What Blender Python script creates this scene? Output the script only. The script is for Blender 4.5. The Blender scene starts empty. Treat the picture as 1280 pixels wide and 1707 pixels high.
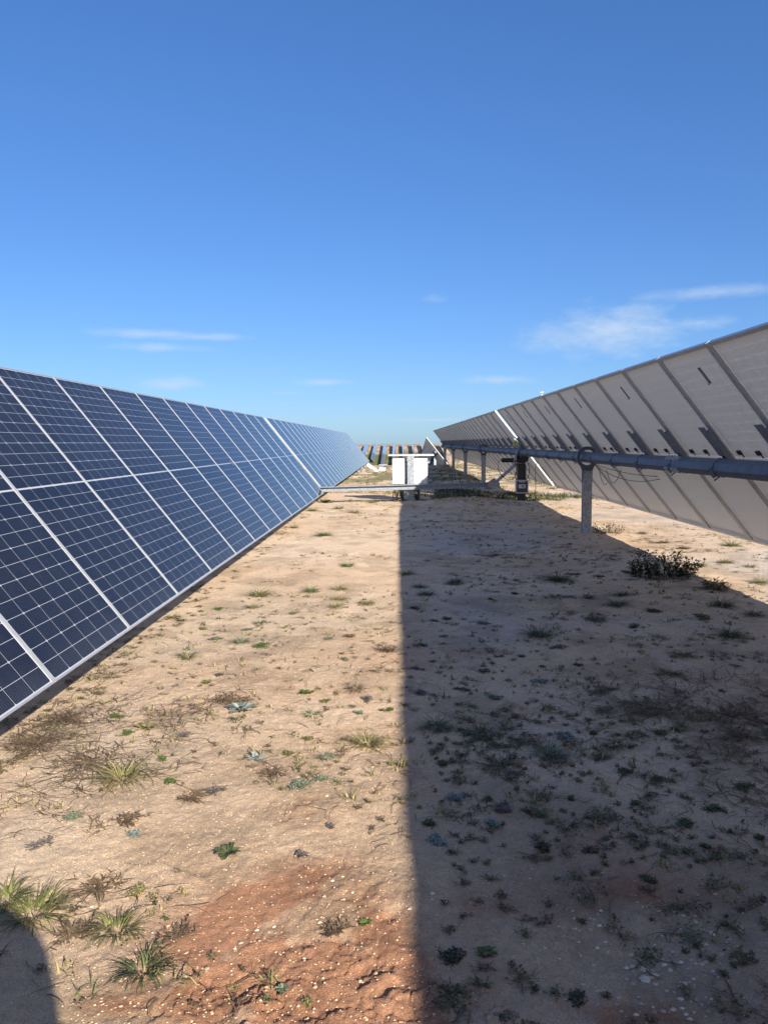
import bpy, math, random
import numpy as np
from mathutils import Vector, Matrix
R = math.radians
rnd = random.Random(7)
S = bpy.context.scene
C = S.collection

# ------------------------------------------------------------------ camera
CH = 1.36                                   # lens height above the sand
PITCH, YAW, ROLL, F = 0.0868, 0.0157, -0.0057, 1332.0
cy, sy = math.cos(YAW), math.sin(YAW); cp, sp = math.cos(PITCH), math.sin(PITCH)
fw = Vector((-sy*cp, cy*cp, -sp)); r0 = Vector((cy, sy, 0)); u0 = r0.cross(fw)
cr, sr = math.cos(ROLL), math.sin(ROLL)
rt = r0*cr + u0*sr; up = -r0*sr + u0*cr
cam = bpy.data.cameras.new('camera'); co = bpy.data.objects.new('camera', cam); C.objects.link(co)
m = Matrix((rt, up, -fw)).transposed().to_4x4(); m.translation = Vector((0, 0, CH)); co.matrix_world = m
cam.sensor_fit = 'HORIZONTAL'; cam.sensor_width = 36; cam.lens = 36*F/1280
cam.clip_start = 0.05; cam.clip_end = 8000
S.camera = co

# ------------------------------------------------------------------ sun, sky, exposure
SUN = Vector((1.05, -2.0, 1.0)).normalized()
elev = math.asin(SUN.z); rotz = math.atan2(SUN.x, SUN.y)
sl = bpy.data.lights.new('sun', 'SUN'); sl.energy = 5.0; sl.angle = R(0.53); sl.color = (1, .93, .82)
so = bpy.data.objects.new('sun', sl); C.objects.link(so); so.rotation_euler = SUN.to_track_quat('Z', 'Y').to_euler()
so.location = SUN*30
S.view_settings.view_transform = 'Standard'; S.view_settings.look = 'None'
S.view_settings.exposure = 0.95; S.view_settings.gamma = 1

def ray(x, y):                              # direction through a point of the 1280x1707 photograph
    return (fw*F + rt*(x-640) - up*(y-853.5)).normalized()

W = bpy.data.worlds.new('World'); S.world = W; W.use_nodes = True
nt = W.node_tree; nt.nodes.clear()
def N(nt, t, **k):
    n = nt.nodes.new(t)
    for a, b in k.items():
        if a == 'op': n.operation = b
        elif a == 'blend': n.blend_type = b
        else: setattr(n, a, b)
    return n
out = N(nt, 'ShaderNodeOutputWorld'); bg = N(nt, 'ShaderNodeBackground'); bg.inputs[1].default_value = 0.078
sky = N(nt, 'ShaderNodeTexSky', sky_type='NISHITA'); sky.sun_disc = False
sky.sun_elevation = elev; sky.sun_rotation = rotz; sky.altitude = 600; sky.air_density = 1.0; sky.dust_density = 0.5; sky.ozone_density = 2.2
hs = N(nt, 'ShaderNodeHueSaturation'); hs.inputs['Saturation'].default_value = 1.12
tint = N(nt, 'ShaderNodeMixRGB', blend='MULTIPLY'); tint.inputs[0].default_value = 1; tint.inputs[2].default_value = (.74, .76, 1.0, 1)
nt.links.new(sky.outputs[0], tint.inputs[1]); nt.links.new(tint.outputs[0], hs.inputs['Color'])
gm = N(nt, 'ShaderNodeGamma'); gm.inputs[1].default_value = .72; nt.links.new(hs.outputs[0], gm.inputs[0])
sc2 = N(nt, 'ShaderNodeMixRGB', blend='MULTIPLY'); sc2.inputs[0].default_value = 1; sc2.inputs[2].default_value = (.82, 1.20, 1.52, 1); nt.links.new(gm.outputs[0], sc2.inputs[1])
tc = N(nt, 'ShaderNodeTexCoord')
# thin clouds: a handful of soft noisy patches at fixed bearings
clouds = [((960, 562), 120, 40, .8), ((1030, 550), 130, 52, .9), ((1190, 487), 170, 14, .5), ((1165, 538), 70, 15, .6), ((250, 556), 130, 10, .65), ((340, 561), 100, 9, .6), ((265, 579), 110, 10, .55),
          ((285, 640), 75, 18, .7), ((540, 637), 60, 9, .7), ((830, 633), 90, 10, .65), ((720, 498), 30, 10, .2), ((720, 700), 90, 5, .5), ((480, 655), 40, 5, .3)]
prev = None
no = N(nt, 'ShaderNodeTexNoise'); no.inputs['Scale'].default_value = 26; no.inputs['Detail'].default_value = 8; no.inputs['Roughness'].default_value = .62
mpn = N(nt, 'ShaderNodeMapping'); mpn.inputs['Scale'].default_value = (1, 1, 2.4)
nt.links.new(tc.outputs['Generated'], mpn.inputs[0]); nt.links.new(mpn.outputs[0], no.inputs[0])
for (px, py), a, b, s in clouds:
    d = ray(px, py); rr = Vector((d.y, -d.x, 0)).normalized(); uu = rr.cross(d)
    def dot(v, k):
        n = N(nt, 'ShaderNodeVectorMath', op='DOT_PRODUCT'); n.inputs[1].default_value = v
        nt.links.new(tc.outputs['Generated'], n.inputs[0])
        q = N(nt, 'ShaderNodeMath', op='MULTIPLY_ADD'); q.inputs[1].default_value = k; q.inputs[2].default_value = -d.dot(v)*k
        nt.links.new(n.outputs['Value'], q.inputs[0]); return q
    X = dot(rr, F/a); Y = dot(uu, F/b)
    fr = N(nt, 'ShaderNodeVectorMath', op='DOT_PRODUCT'); fr.inputs[1].default_value = d; nt.links.new(tc.outputs['Generated'], fr.inputs[0])
    cb = N(nt, 'ShaderNodeCombineXYZ'); nt.links.new(X.outputs[0], cb.inputs[0]); nt.links.new(Y.outputs[0], cb.inputs[1])
    ln = N(nt, 'ShaderNodeVectorMath', op='LENGTH'); nt.links.new(cb.outputs[0], ln.inputs[0])
    ad = N(nt, 'ShaderNodeMath', op='MULTIPLY_ADD'); ad.inputs[1].default_value = 2.0; nt.links.new(no.outputs[0], ad.inputs[0])
    ng = N(nt, 'ShaderNodeMath', op='MULTIPLY_ADD'); ng.inputs[1].default_value = -1.35; ng.inputs[2].default_value = .0; nt.links.new(ln.outputs[1], ng.inputs[0])
    nt.links.new(ng.outputs[0], ad.inputs[2])
    sm = N(nt, 'ShaderNodeMapRange', interpolation_type='SMOOTHSTEP'); sm.inputs[1].default_value = -.35; sm.inputs[2].default_value = 1.45; sm.inputs[4].default_value = s
    nt.links.new(ad.outputs[0], sm.inputs[0])
    gt = N(nt, 'ShaderNodeMath', op='GREATER_THAN'); gt.inputs[1].default_value = .5; nt.links.new(fr.outputs['Value'], gt.inputs[0])
    mu = N(nt, 'ShaderNodeMath', op='MULTIPLY'); nt.links.new(sm.outputs[0], mu.inputs[0]); nt.links.new(gt.outputs[0], mu.inputs[1])
    if prev is None: prev = mu
    else:
        mx = N(nt, 'ShaderNodeMath', op='MAXIMUM'); nt.links.new(prev.outputs[0], mx.inputs[0]); nt.links.new(mu.outputs[0], mx.inputs[1]); prev = mx
cm = N(nt, 'ShaderNodeMixRGB'); cm.inputs[2].default_value = (4.0, 4.9, 6.1, 1)
nt.links.new(prev.outputs[0], cm.inputs[0]); nt.links.new(sc2.outputs[0], cm.inputs[1])
# broad pale glow added round the sun, behind the camera, to lift the shadows
gd = N(nt, 'ShaderNodeVectorMath', op='DOT_PRODUCT'); gd.inputs[1].default_value = SUN; nt.links.new(tc.outputs['Generated'], gd.inputs[0])
g1 = N(nt, 'ShaderNodeMapRange'); g1.inputs[1].default_value = -.1; g1.inputs[2].default_value = 1.0; nt.links.new(gd.outputs['Value'], g1.inputs[0])
g2 = N(nt, 'ShaderNodeMath', op='POWER'); g2.inputs[1].default_value = 1.8; nt.links.new(g1.outputs[0], g2.inputs[0])
g3 = N(nt, 'ShaderNodeVectorMath', op='SCALE'); g3.inputs[0].default_value = (2.2, 1.9, 1.7); nt.links.new(g2.outputs[0], g3.inputs['Scale'])
g4 = N(nt, 'ShaderNodeVectorMath', op='ADD'); nt.links.new(cm.outputs[0], g4.inputs[0]); nt.links.new(g3.outputs[0], g4.inputs[1])
nt.links.new(g4.outputs[0], bg.inputs[0]); nt.links.new(bg.outputs[0], out.inputs[0])

# ------------------------------------------------------------------ object helpers
class MB:
    def __init__(s): s.v = []; s.f = []; s.mi = []; s.uv = None
    def add(s, vs, fs, mi=0):
        o = len(s.v); s.v += [tuple(v) for v in vs]; s.f += [tuple(i+o for i in f) for f in fs]; s.mi += [mi]*len(fs)
    def box(s, c, d, M=None, mi=0, bev=0):
        x, y, z = d[0]/2, d[1]/2, d[2]/2
        vs = [Vector((a, b, e)) for a in (-x, x) for b in (-y, y) for e in (-z, z)]
        if M is not None: vs = [M @ v for v in vs]
        c = Vector(c); vs = [v+c for v in vs]
        s.add(vs, [(0, 1, 3, 2), (4, 6, 7, 5), (0, 4, 5, 1), (2, 3, 7, 6), (0, 2, 6, 4), (1, 5, 7, 3)], mi)
    def bar(s, a, b, w, h, upv=(0, 0, 1), mi=0):       # a box from point a to point b
        a = Vector(a); b = Vector(b); d = (b-a); L = d.length; d.normalize(); u = Vector(upv); q = u.cross(d)
        if q.length < 1e-4: q = Vector((1, 0, 0)).cross(d)
        q.normalize(); u = d.cross(q)
        s.box((a+b)/2, (w, L, h), Matrix((q, d, u)).transposed(), mi)
    def prism(s, prof, a, b, upv=(0, 0, 1), closed=True, mi=0, cap=True):
        a = Vector(a); b = Vector(b); d = (b-a).normalized(); q = Vector(upv).cross(d)
        if q.length < 1e-4: q = Vector((1, 0, 0)).cross(d)
        q.normalize(); u = d.cross(q); n = len(prof)
        vs = [p + q*x + u*y for p in (a, b) for x, y in prof]
        fs = [(i, (i+1) % n, n+(i+1) % n, n+i) for i in range(n)]
        if cap: fs += [tuple(range(n))[::-1], tuple(range(n, 2*n))]
        s.add(vs, fs, mi)
    def cyl(s, a, b, r, n=12, r2=None, mi=0):
        a = Vector(a); b = Vector(b); d = (b-a).normalized(); q = Vector((0, 0, 1)).cross(d)
        if q.length < 1e-3: q = Vector((1, 0, 0)).cross(d)
        q.normalize(); u = d.cross(q); r2 = r if r2 is None else r2
        vs = [a + (q*math.cos(2*math.pi*i/n)+u*math.sin(2*math.pi*i/n))*r for i in range(n)]
        vs += [b + (q*math.cos(2*math.pi*i/n)+u*math.sin(2*math.pi*i/n))*r2 for i in range(n)]
        s.add(vs, [(i, (i+1) % n, n+(i+1) % n, n+i) for i in range(n)] + [tuple(range(n))[::-1], tuple(range(n, 2*n))], mi)
    def tube(s, pts, r, n=6, mi=0):
        pts = [Vector(p) for p in pts]; k = len(pts); vs = []
        for i, p in enumerate(pts):
            d = (pts[min(i+1, k-1)]-pts[max(i-1, 0)]).normalized(); q = Vector((.31, .2, 1)).cross(d).normalized(); u = d.cross(q)
            rr = r(i/(k-1)) if callable(r) else r
            vs += [p + (q*math.cos(2*math.pi*j/n)+u*math.sin(2*math.pi*j/n))*rr for j in range(n)]
        fs = [(i*n+j, i*n+(j+1) % n, (i+1)*n+(j+1) % n, (i+1)*n+j) for i in range(k-1) for j in range(n)]
        s.add(vs, fs + [tuple(range(n))[::-1], tuple(range((k-1)*n, k*n))], mi)
    def build(s, name, mats, parent=None, smooth=False, bevel=0):
        me = bpy.data.meshes.new(name); me.from_pydata(s.v, [], s.f)
        if not isinstance(mats, (list, tuple)): mats = [mats]
        for q in mats: me.materials.append(q)
        if len(mats) > 1: me.polygons.foreach_set('material_index', s.mi)
        if smooth: me.polygons.foreach_set('use_smooth', [True]*len(s.f))
        me.validate(); me.update()
        o = bpy.data.objects.new(name, me); C.objects.link(o); o.parent = parent
        if bevel:
            b = o.modifiers.new('bevel', 'BEVEL'); b.width = bevel; b.segments = 2; b.limit_method = 'ANGLE'
        return o
def tag(o, label=None, cat=None, group=None, kind=None):
    if label: o['label'] = label
    if cat: o['category'] = cat
    if group: o['group'] = group
    if kind: o['kind'] = kind
    return o
def empty(name, loc, label, cat, group=None):
    o = bpy.data.objects.new(name, None); C.objects.link(o); o.location = loc; o.empty_display_size = .3
    return tag(o, label, cat, group)
def copy_part(o, parent, loc=None):
    c = o.copy(); C.objects.link(c); c.parent = parent
    if loc is not None: c.location = loc
    for ch in o.children:
        if ch.parent is o:
            g = ch.copy(); C.objects.link(g); g.parent = c
    return c

# ------------------------------------------------------------------ materials
def mat(name, col, rough=.6, metal=0, spec=.5, noise=0, nscale=30, bump=0, bscale=80, coat=0):
    ma = bpy.data.materials.new(name); ma.use_nodes = True; t = ma.node_tree; b = t.nodes['Principled BSDF']
    b.inputs['Base Color'].default_value = (*col, 1); b.inputs['Roughness'].default_value = rough
    b.inputs['Metallic'].default_value = metal; b.inputs['Specular IOR Level'].default_value = spec
    if coat: b.inputs['Coat Weight'].default_value = coat
    tcn = N(t, 'ShaderNodeTexCoord')
    if noise:
        n = N(t, 'ShaderNodeTexNoise'); n.inputs['Scale'].default_value = nscale; n.inputs['Detail'].default_value = 5
        t.links.new(tcn.outputs['Object'], n.inputs[0])
        mr = N(t, 'ShaderNodeMapRange'); mr.inputs[1].default_value = .3; mr.inputs[2].default_value = .7
        mr.inputs[3].default_value = 1-noise; mr.inputs[4].default_value = 1+noise; t.links.new(n.outputs[0], mr.inputs[0])
        vm = N(t, 'ShaderNodeVectorMath', op='SCALE'); vm.inputs[0].default_value = col; t.links.new(mr.outputs[0], vm.inputs['Scale'])
        t.links.new(vm.outputs[0], b.inputs['Base Color'])
    if bump:
        n = N(t, 'ShaderNodeTexNoise'); n.inputs['Scale'].default_value = bscale; n.inputs['Detail'].default_value = 4
        t.links.new(tcn.outputs['Object'], n.inputs[0]); bp = N(t, 'ShaderNodeBump'); bp.inputs['Strength'].default_value = bump; bp.inputs['Distance'].default_value = .01
        t.links.new(n.outputs[0], bp.inputs['Height']); t.links.new(bp.outputs[0], b.inputs['Normal'])
    return ma
M_alu = mat('aluminium', (.50, .50, .51), .38, .55, noise=.08, nscale=20)
M_galv = mat('galvanised_steel', (.26, .285, .315), .5, .45, noise=.35, nscale=28)
M_tube = mat('tube_steel', (.12, .14, .175), .55, .2, noise=.18, nscale=14)
M_brk = mat('bracket_steel', (.22, .24, .27), .5, .5, noise=.15, nscale=30)
M_dark = mat('bearing_polymer', (.05, .055, .065), .5)
M_ring = mat('bearing_ring', (.09, .10, .12), .5, .3)
M_black = mat('black_plastic', (.012, .012, .014), .45)
M_navy = mat('controller_navy', (.015, .02, .06), .35)
M_stick = mat('sticker_grey', (.5, .5, .52), .5)
M_cab = mat('cabinet_white', (.74, .73, .68), .4, noise=.02, nscale=5)
M_roof = mat('cabinet_roof', (.8, .8, .8), .45, .2)
M_yel = mat('yellow_cap', (.65, .5, .05), .4)
M_white = mat('white_board', (.62, .62, .61), .6, noise=.05, nscale=8)
M_plate = mat('nameplate_film', (.07, .075, .08), .4)
M_rim = mat('wire_grey', (.3, .3, .3), .6)  # plain mid grey for the overhead wires

# photovoltaic laminate: half-cut cells laid out in metres on the module's own face
MW, ML, MP = 1.036, 2.1, 1.05
def mod_mat(lite=False):
    ma = bpy.data.materials.new('solar_cells'); ma.use_nodes = True; t = ma.node_tree; b = t.nodes['Principled BSDF']
    tcn = N(t, 'ShaderNodeTexCoord'); sx = N(t, 'ShaderNodeSeparateXYZ'); t.links.new(tcn.outputs['Object'], sx.inputs[0])
    def mth(op, a, bb=None, cc=None):
        n = N(t, 'ShaderNodeMath', op=op)
        for i, q in enumerate((a, bb, cc)):
            if q is None: continue
            if isinstance(q, (int, float)): n.inputs[i].default_value = q
            else: t.links.new(q, n.inputs[i])
        return n.outputs[0]
    x = sx.outputs[0]; y = sx.outputs[1]            # x along the slope, y along the row
    cwid = (MW-.030)/6; ax = mth('ABSOLUTE', x); chh = (ML/2-.021)/12
    fy = mth('FRACT', mth('ADD', mth('DIVIDE', y, cwid), 3.0))
    ly = mth('GREATER_THAN', mth('ABSOLUTE', mth('SUBTRACT', fy, .5)), .5-.0013/cwid)
    fx = mth('FRACT', mth('DIVIDE', mth('SUBTRACT', ax, .005), chh))
    lx = mth('GREATER_THAN', mth('ABSOLUTE', mth('SUBTRACT', fx, .5)), .5-.0011/chh)
    mid = mth('LESS_THAN', ax, .005)
    ed = mth('MAXIMUM', mth('GREATER_THAN', mth('ABSOLUTE', y), cwid*3), mth('GREATER_THAN', ax, .005+12*chh))
    line = mth('MAXIMUM', mth('MAXIMUM', lx, ly), mth('MAXIMUM', mid, ed))
    # chamfered cell corners, every second row of half cells
    cxx = mth('MULTIPLY', mth('SUBTRACT', .5, mth('ABSOLUTE', mth('SUBTRACT', fy, .5))), cwid)
    f2 = mth('FRACT', mth('DIVIDE', mth('SUBTRACT', ax, .005), 2*chh))
    cyy = mth('MULTIPLY', mth('SUBTRACT', .5, mth('ABSOLUTE', mth('SUBTRACT', f2, .5))), 2*chh)
    line = mth('MAXIMUM', line, mth('LESS_THAN', mth('ADD', cxx, cyy), .0085))
    # busbars and their solder dots
    bb = mth('GREATER_THAN', mth('ABSOLUTE', mth('SUBTRACT', mth('FRACT', mth('MULTIPLY', fy, 9.0)), .5)), .47)
    oi = N(t, 'ShaderNodeObjectInfo'); of = N(t, 'ShaderNodeVectorMath', op='ADD'); t.links.new(tcn.outputs['Object'], of.inputs[0]); ofs = N(t, 'ShaderNodeCombineXYZ')
    t.links.new(mth('MULTIPLY', oi.outputs['Random'], 60.0), ofs.inputs[2]); t.links.new(ofs.outputs[0], of.inputs[1])
    nz = N(t, 'ShaderNodeTexNoise'); nz.inputs['Scale'].default_value = 2.2; nz.inputs['Detail'].default_value = 6; t.links.new(of.outputs[0], nz.inputs[0])
    rn = N(t, 'ShaderNodeTexNoise'); rn.inputs['Scale'].default_value = 1; rn.inputs['Detail'].default_value = 5; rm = N(t, 'ShaderNodeMapping'); rm.inputs['Scale'].default_value = (3, 34, 3)
    t.links.new(of.outputs[0], rm.inputs[0]); t.links.new(rm.outputs[0], rn.inputs[0])          # dried rain marks running down the slope
    wn = N(t, 'ShaderNodeTexNoise'); wn.inputs['Scale'].default_value = 260; wn.inputs['Detail'].default_value = 2; t.links.new(tcn.outputs['Object'], wn.inputs[0])
    vc = N(t, 'ShaderNodeTexWhiteNoise', noise_dimensions='2D'); cv = N(t, 'ShaderNodeCombineXYZ')
    t.links.new(mth('FLOOR', mth('DIVIDE', y, cwid)), cv.inputs[0]); t.links.new(mth('FLOOR', mth('DIVIDE', x, chh)), cv.inputs[1]); t.links.new(cv.outputs[0], vc.inputs[0])
    cc = N(t, 'ShaderNodeMixRGB'); cc.inputs[1].default_value = (.002, .003, .009, 1); cc.inputs[2].default_value = (.004, .007, .020, 1); t.links.new(mth('ADD', mth('MULTIPLY', vc.outputs[0], .6), mth('MULTIPLY', oi.outputs['Random'], .7)), cc.inputs[0])
    c1 = N(t, 'ShaderNodeMixRGB'); c1.inputs[2].default_value = (.30, .34, .42, 1); t.links.new(mth('MULTIPLY', bb, .30), c1.inputs[0]); t.links.new(cc.outputs[0], c1.inputs[1])
    dust = N(t, 'ShaderNodeMixRGB'); dust.inputs[2].default_value = (.30, .32, .36, 1)
    du = N(t, 'ShaderNodeMapRange'); du.inputs[1].default_value = .5; du.inputs[2].default_value = .8; du.inputs[4].default_value = .06; t.links.new(wn.outputs[0], du.inputs[0])
    edge = N(t, 'ShaderNodeMapRange'); edge.inputs[1].default_value = .90; edge.inputs[2].default_value = 1.04; edge.inputs[4].default_value = .10; t.links.new(x, edge.inputs[0])
    rs = N(t, 'ShaderNodeMapRange'); rs.inputs[1].default_value = .52; rs.inputs[2].default_value = .75; rs.inputs[4].default_value = .05; t.links.new(rn.outputs[0], rs.inputs[0])
    dd = mth('ADD', mth('MULTIPLY', du.outputs[0], mth('MULTIPLY', nz.outputs[0], 1.6)), mth('ADD', rs.outputs[0], mth('MULTIPLY', edge.outputs[0], nz.outputs[0])))
    t.links.new(dd, dust.inputs[0]); t.links.new(c1.outputs[0], dust.inputs[1])
    c2 = N(t, 'ShaderNodeMixRGB'); c2.inputs[2].default_value = (.56, .58, .62, 1); t.links.new(line, c2.inputs[0]); t.links.new(dust.outputs[0], c2.inputs[1])
    t.links.new(c2.outputs[0], b.inputs['Base Color'])
    b.inputs['Roughness'].default_value = .5; b.inputs['Specular IOR Level'].default_value = .1
    b.inputs['Coat Weight'].default_value = 1; b.inputs['Coat Roughness'].default_value = .06; b.inputs['Coat IOR'].default_value = 1.19
    # glass and cell gaps let a little daylight through to the white backsheet
    o_ = t.nodes['Material Output']; tr = N(t, 'ShaderNodeBsdfTransparent'); ms = N(t, 'ShaderNodeMixShader')
    t.links.new(mth('MULTIPLY_ADD', line, .17, .13), ms.inputs[0]); t.links.new(b.outputs[0], ms.inputs[1]); t.links.new(tr.outputs[0], ms.inputs[2]); t.links.new(ms.outputs[0], o_.inputs[0])
    return ma
def back_mat():
    ma = bpy.data.materials.new('backsheet'); ma.use_nodes = True; t = ma.node_tree; b = t.nodes['Principled BSDF']
    tcn = N(t, 'ShaderNodeTexCoord'); sx = N(t, 'ShaderNodeSeparateXYZ'); t.links.new(tcn.outputs['Object'], sx.inputs[0])
    def mth(op, a, bb=None):
        n = N(t, 'ShaderNodeMath', op=op)
        for i, q in enumerate((a, bb)):
            if q is None: continue
            if isinstance(q, (int, float)): n.inputs[i].default_value = q
            else: t.links.new(q, n.inputs[i])
        return n.outputs[0]
    cwid = (MW-.030)/6; chh = (ML/2-.021)/12
    fx = mth('FRACT', mth('DIVIDE', mth('SUBTRACT', mth('ABSOLUTE', sx.outputs[0]), .012), chh*2))
    lx = mth('GREATER_THAN', mth('ABSOLUTE', mth('SUBTRACT', fx, .5)), .482)
    fy = mth('FRACT', mth('ADD', mth('DIVIDE', sx.outputs[1], cwid), 3.0))
    ly = mth('GREATER_THAN', mth('ABSOLUTE', mth('SUBTRACT', fy, .5)), .47)
    cr_ = mth('MULTIPLY', lx, mth('ADD', mth('MULTIPLY', ly, .9), .45))
    nz = N(t, 'ShaderNodeTexNoise'); nz.inputs['Scale'].default_value = 3; nz.inputs['Detail'].default_value = 4; t.links.new(tcn.outputs['Object'], nz.inputs[0])
    a = N(t, 'ShaderNodeMixRGB'); a.inputs[1].default_value = (.84, .84, .85, 1); a.inputs[2].default_value = (.91, .91, .90, 1); t.links.new(nz.outputs[0], a.inputs[0])
    c = N(t, 'ShaderNodeMixRGB'); c.inputs[2].default_value = (.95, .95, .94, 1); t.links.new(cr_, c.inputs[0]); t.links.new(a.outputs[0], c.inputs[1])
    t.links.new(c.outputs[0], b.inputs['Base Color']); b.inputs['Roughness'].default_value = .55
    o_ = t.nodes['Material Output']; tr = N(t, 'ShaderNodeBsdfTranslucent'); tr.inputs[0].default_value = (.9, .88, .84, 1); ms = N(t, 'ShaderNodeMixShader'); ms.inputs[0].default_value = .38
    # the sheet is white outside; its inner side lies against the dark cells
    ge = N(t, 'ShaderNodeNewGeometry'); dk = N(t, 'ShaderNodeBsdfDiffuse'); dk.inputs[0].default_value = (.01, .01, .015, 1); m2 = N(t, 'ShaderNodeMixShader')
    t.links.new(ge.outputs['Backfacing'], m2.inputs[0]); t.links.new(b.outputs[0], m2.inputs[1]); t.links.new(dk.outputs[0], m2.inputs[2])
    t.links.new(m2.outputs[0], ms.inputs[1]); t.links.new(tr.outputs[0], ms.inputs[2]); t.links.new(ms.outputs[0], o_.inputs[0])
    return ma
M_cell = mod_mat(); M_back = back_mat()

# ------------------------------------------------------------------ ground
def hsh(ix, iy, s):
    h = (ix.astype(np.int64)*374761393 + iy.astype(np.int64)*668265263 + s*1442695041) & 0xffffffff
    h = ((h ^ (h >> 13))*1274126177) & 0xffffffff
    return ((h ^ (h >> 16)) & 0xffffff)/float(0xffffff)
def vnoise(x, y, s=0):
    ix = np.floor(x); iy = np.floor(y); fx = x-ix; fy = y-iy
    fx = fx*fx*fx*(fx*(fx*6-15)+10); fy = fy*fy*fy*(fy*(fy*6-15)+10)
    a = hsh(ix, iy, s); b = hsh(ix+1, iy, s); c = hsh(ix, iy+1, s); d = hsh(ix+1, iy+1, s)
    return (a+(b-a)*fx)*(1-fy) + (c+(d-c)*fx)*fy
def fbm(x, y, s=0, o=4, g=.5):
    v = 0; a = 1; t = 0
    for i in range(o):
        ca, sa = math.cos(.6*i+.3), math.sin(.6*i+.3)
        v = v + a*vnoise((x*ca-y*sa)*2**i+17.3*i, (x*sa+y*ca)*2**i+9.1*i, s+i); t += a; a *= g
    return v/t
def sstep(a, b, x):
    t = np.clip((x-a)/(b-a), 0, 1); return t*t*(3-2*t)
def base(x, y):                              # the lie of the land
    z = np.interp(y, [-1e4, 48, 52, 60, 140, 335, 350, 444, 460, 700, 1e5], [0, 0, -.25, -1.3, -11, -11, -10.7, -.45, -.4, -7, -9])
    z = z + .055*np.exp(-((y-18.5)/4)**2)
    return z
def blob(x, y, cx, cyy, rx, ry):
    return np.exp(-((x-cx)/rx)**2-((y-cyy)/ry)**2)
def gpt(px, py, z=0.0):
    d = ray(px, py); t = (z-CH)/d.z; return d.x*t, d.y*t
# patches of red crumbly soil, by where they lie on the sand
reds = [(470, 1590, .42, .30, 1), (500, 1480, .34, .30, .5), (430, 1530, .3, .25, .4), (560, 1650, .30, .18, 1.1), (600, 1520, .16, .12, .8), (370, 1660, .2, .14, .7), (180, 1690, .10, .06, .8), (500, 1360, .17, .2, .45), (560, 1700, .3, .12, .8),
        (800, 1505, .10, .10, .7), (985, 1395, .2, .2, .55), (1020, 1500, .4, .2, .7), (1060, 1700, .3, .1, .4), (620, 1230, .3, .3, .22), (640, 1090, .5, .5, .3), (600, 822, 1.3, .9, .9), (720, 822, .7, .6, .8), (900, 1185, .25, .3, .3), (1240, 1690, .3, .2, .3), (840, 1690, .3, .2, .4)]
cl = [(500, 1350, .16, .16, 1), (570, 1620, .22, .16, 1.1), (460, 1600, .3, .18, .5), (590, 1500, .12, .1, .8), (370, 1695, .22, .08, .8), (480, 1690, .2, .06, .6), (985, 1390, .2, .16, .8), (430, 1270, .3, .18, .3), (1020, 1520, .4, .25, .6), (880, 1680, .3, .2, .6),
      (380, 1130, .4, .3, .5), (600, 1130, .5, .6, .5), (620, 1235, .15, .15, .9), (850, 1300, .6, .6, .35), (400, 1175, .35, .2, .6)]
def fields(x, y):
    red = 0; c = 0
    for px, py, rx, ry, s in reds:
        a, b = gpt(px, py); red = red + s*blob(x, y, a, b, rx*.72, ry*.72)
    for px, py, rx, ry, s in cl:
        a, b = gpt(px, py); c = c + s*blob(x, y, a, b, rx, ry)
    return np.clip(red, 0, 1.3), np.clip(c, 0, 1.2)
def height(x, y):
    x = np.asarray(x, float); y = np.asarray(y, float)
    near = np.exp(-np.maximum(y-2, 0)/9)
    z = base(x, y) + (fbm(x*.55, y*.55, 3, 3)-.5)*.05 + (fbm(x*2.6, y*2.6, 11, 4, .42)-.5)*.026
    _, c = fields(x, y)
    c = np.clip(c*.75 + .4*sstep(.56, .72, fbm(x*1.3, y*1.3, 61, 3)), 0, 1.2)
    n = fbm(x*15, y*15, 21, 5, .6); rdg = 1-np.abs(fbm(x*5, y*5, 31, 4)*2-1)
    z = z + c*((n-.5)*.036 - sstep(.96, .998, rdg)*.006)*(near*.9+.1)
    z = z + (fbm(x*34, y*34, 41, 4, .65)-.5)*.009*(near*.9+.1)
    for qx, qy in ((2.71, 11.4), (2.71, 17.45), (.318, 17.6)): z = z + blob(x, y, qx, qy, .17, .17)*.035
    z = z + blob(x, y, 1.55, 17.2, .9, 1.3)*.10 + blob(x, y, .6, 16.4, 1.3, .7)*.05
    far = sstep(60, 200, y); z = z + far*(fbm(x*.012, y*.012, 51, 3)-.5)*2.0*sstep(460, 900, y)
    return z
def _grid(x0, x1, y0, y1, d):
    gx = np.arange(x0, x1, d); gy = np.arange(y0, y1, d); A, B = np.meshgrid(gx, gy); return (x0, x1-2*d, y0, y1-2*d, d, height(A, B))
_G = [_grid(-6, 7, 1, 9.5, .011), _grid(-9, 14, -3, 62, .05)]
def gz(x, y):
    for x0, x1, y0, y1, d, H_ in _G:
        if x0 < x < x1 and y0 < y < y1:
            u = (x-x0)/d; v = (y-y0)/d; i = int(v); j = int(u); u -= j; v -= i
            return float((H_[i, j]*(1-u)+H_[i, j+1]*u)*(1-v)+(H_[i+1, j]*(1-u)+H_[i+1, j+1]*u)*v)
    return float(height(np.array([x]), np.array([y]))[0])
def at(px, py):
    x, y = gpt(px, py)
    for _ in range(4): x, y = gpt(px, py, gz(x, y))
    return x, y, gz(x, y)

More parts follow.
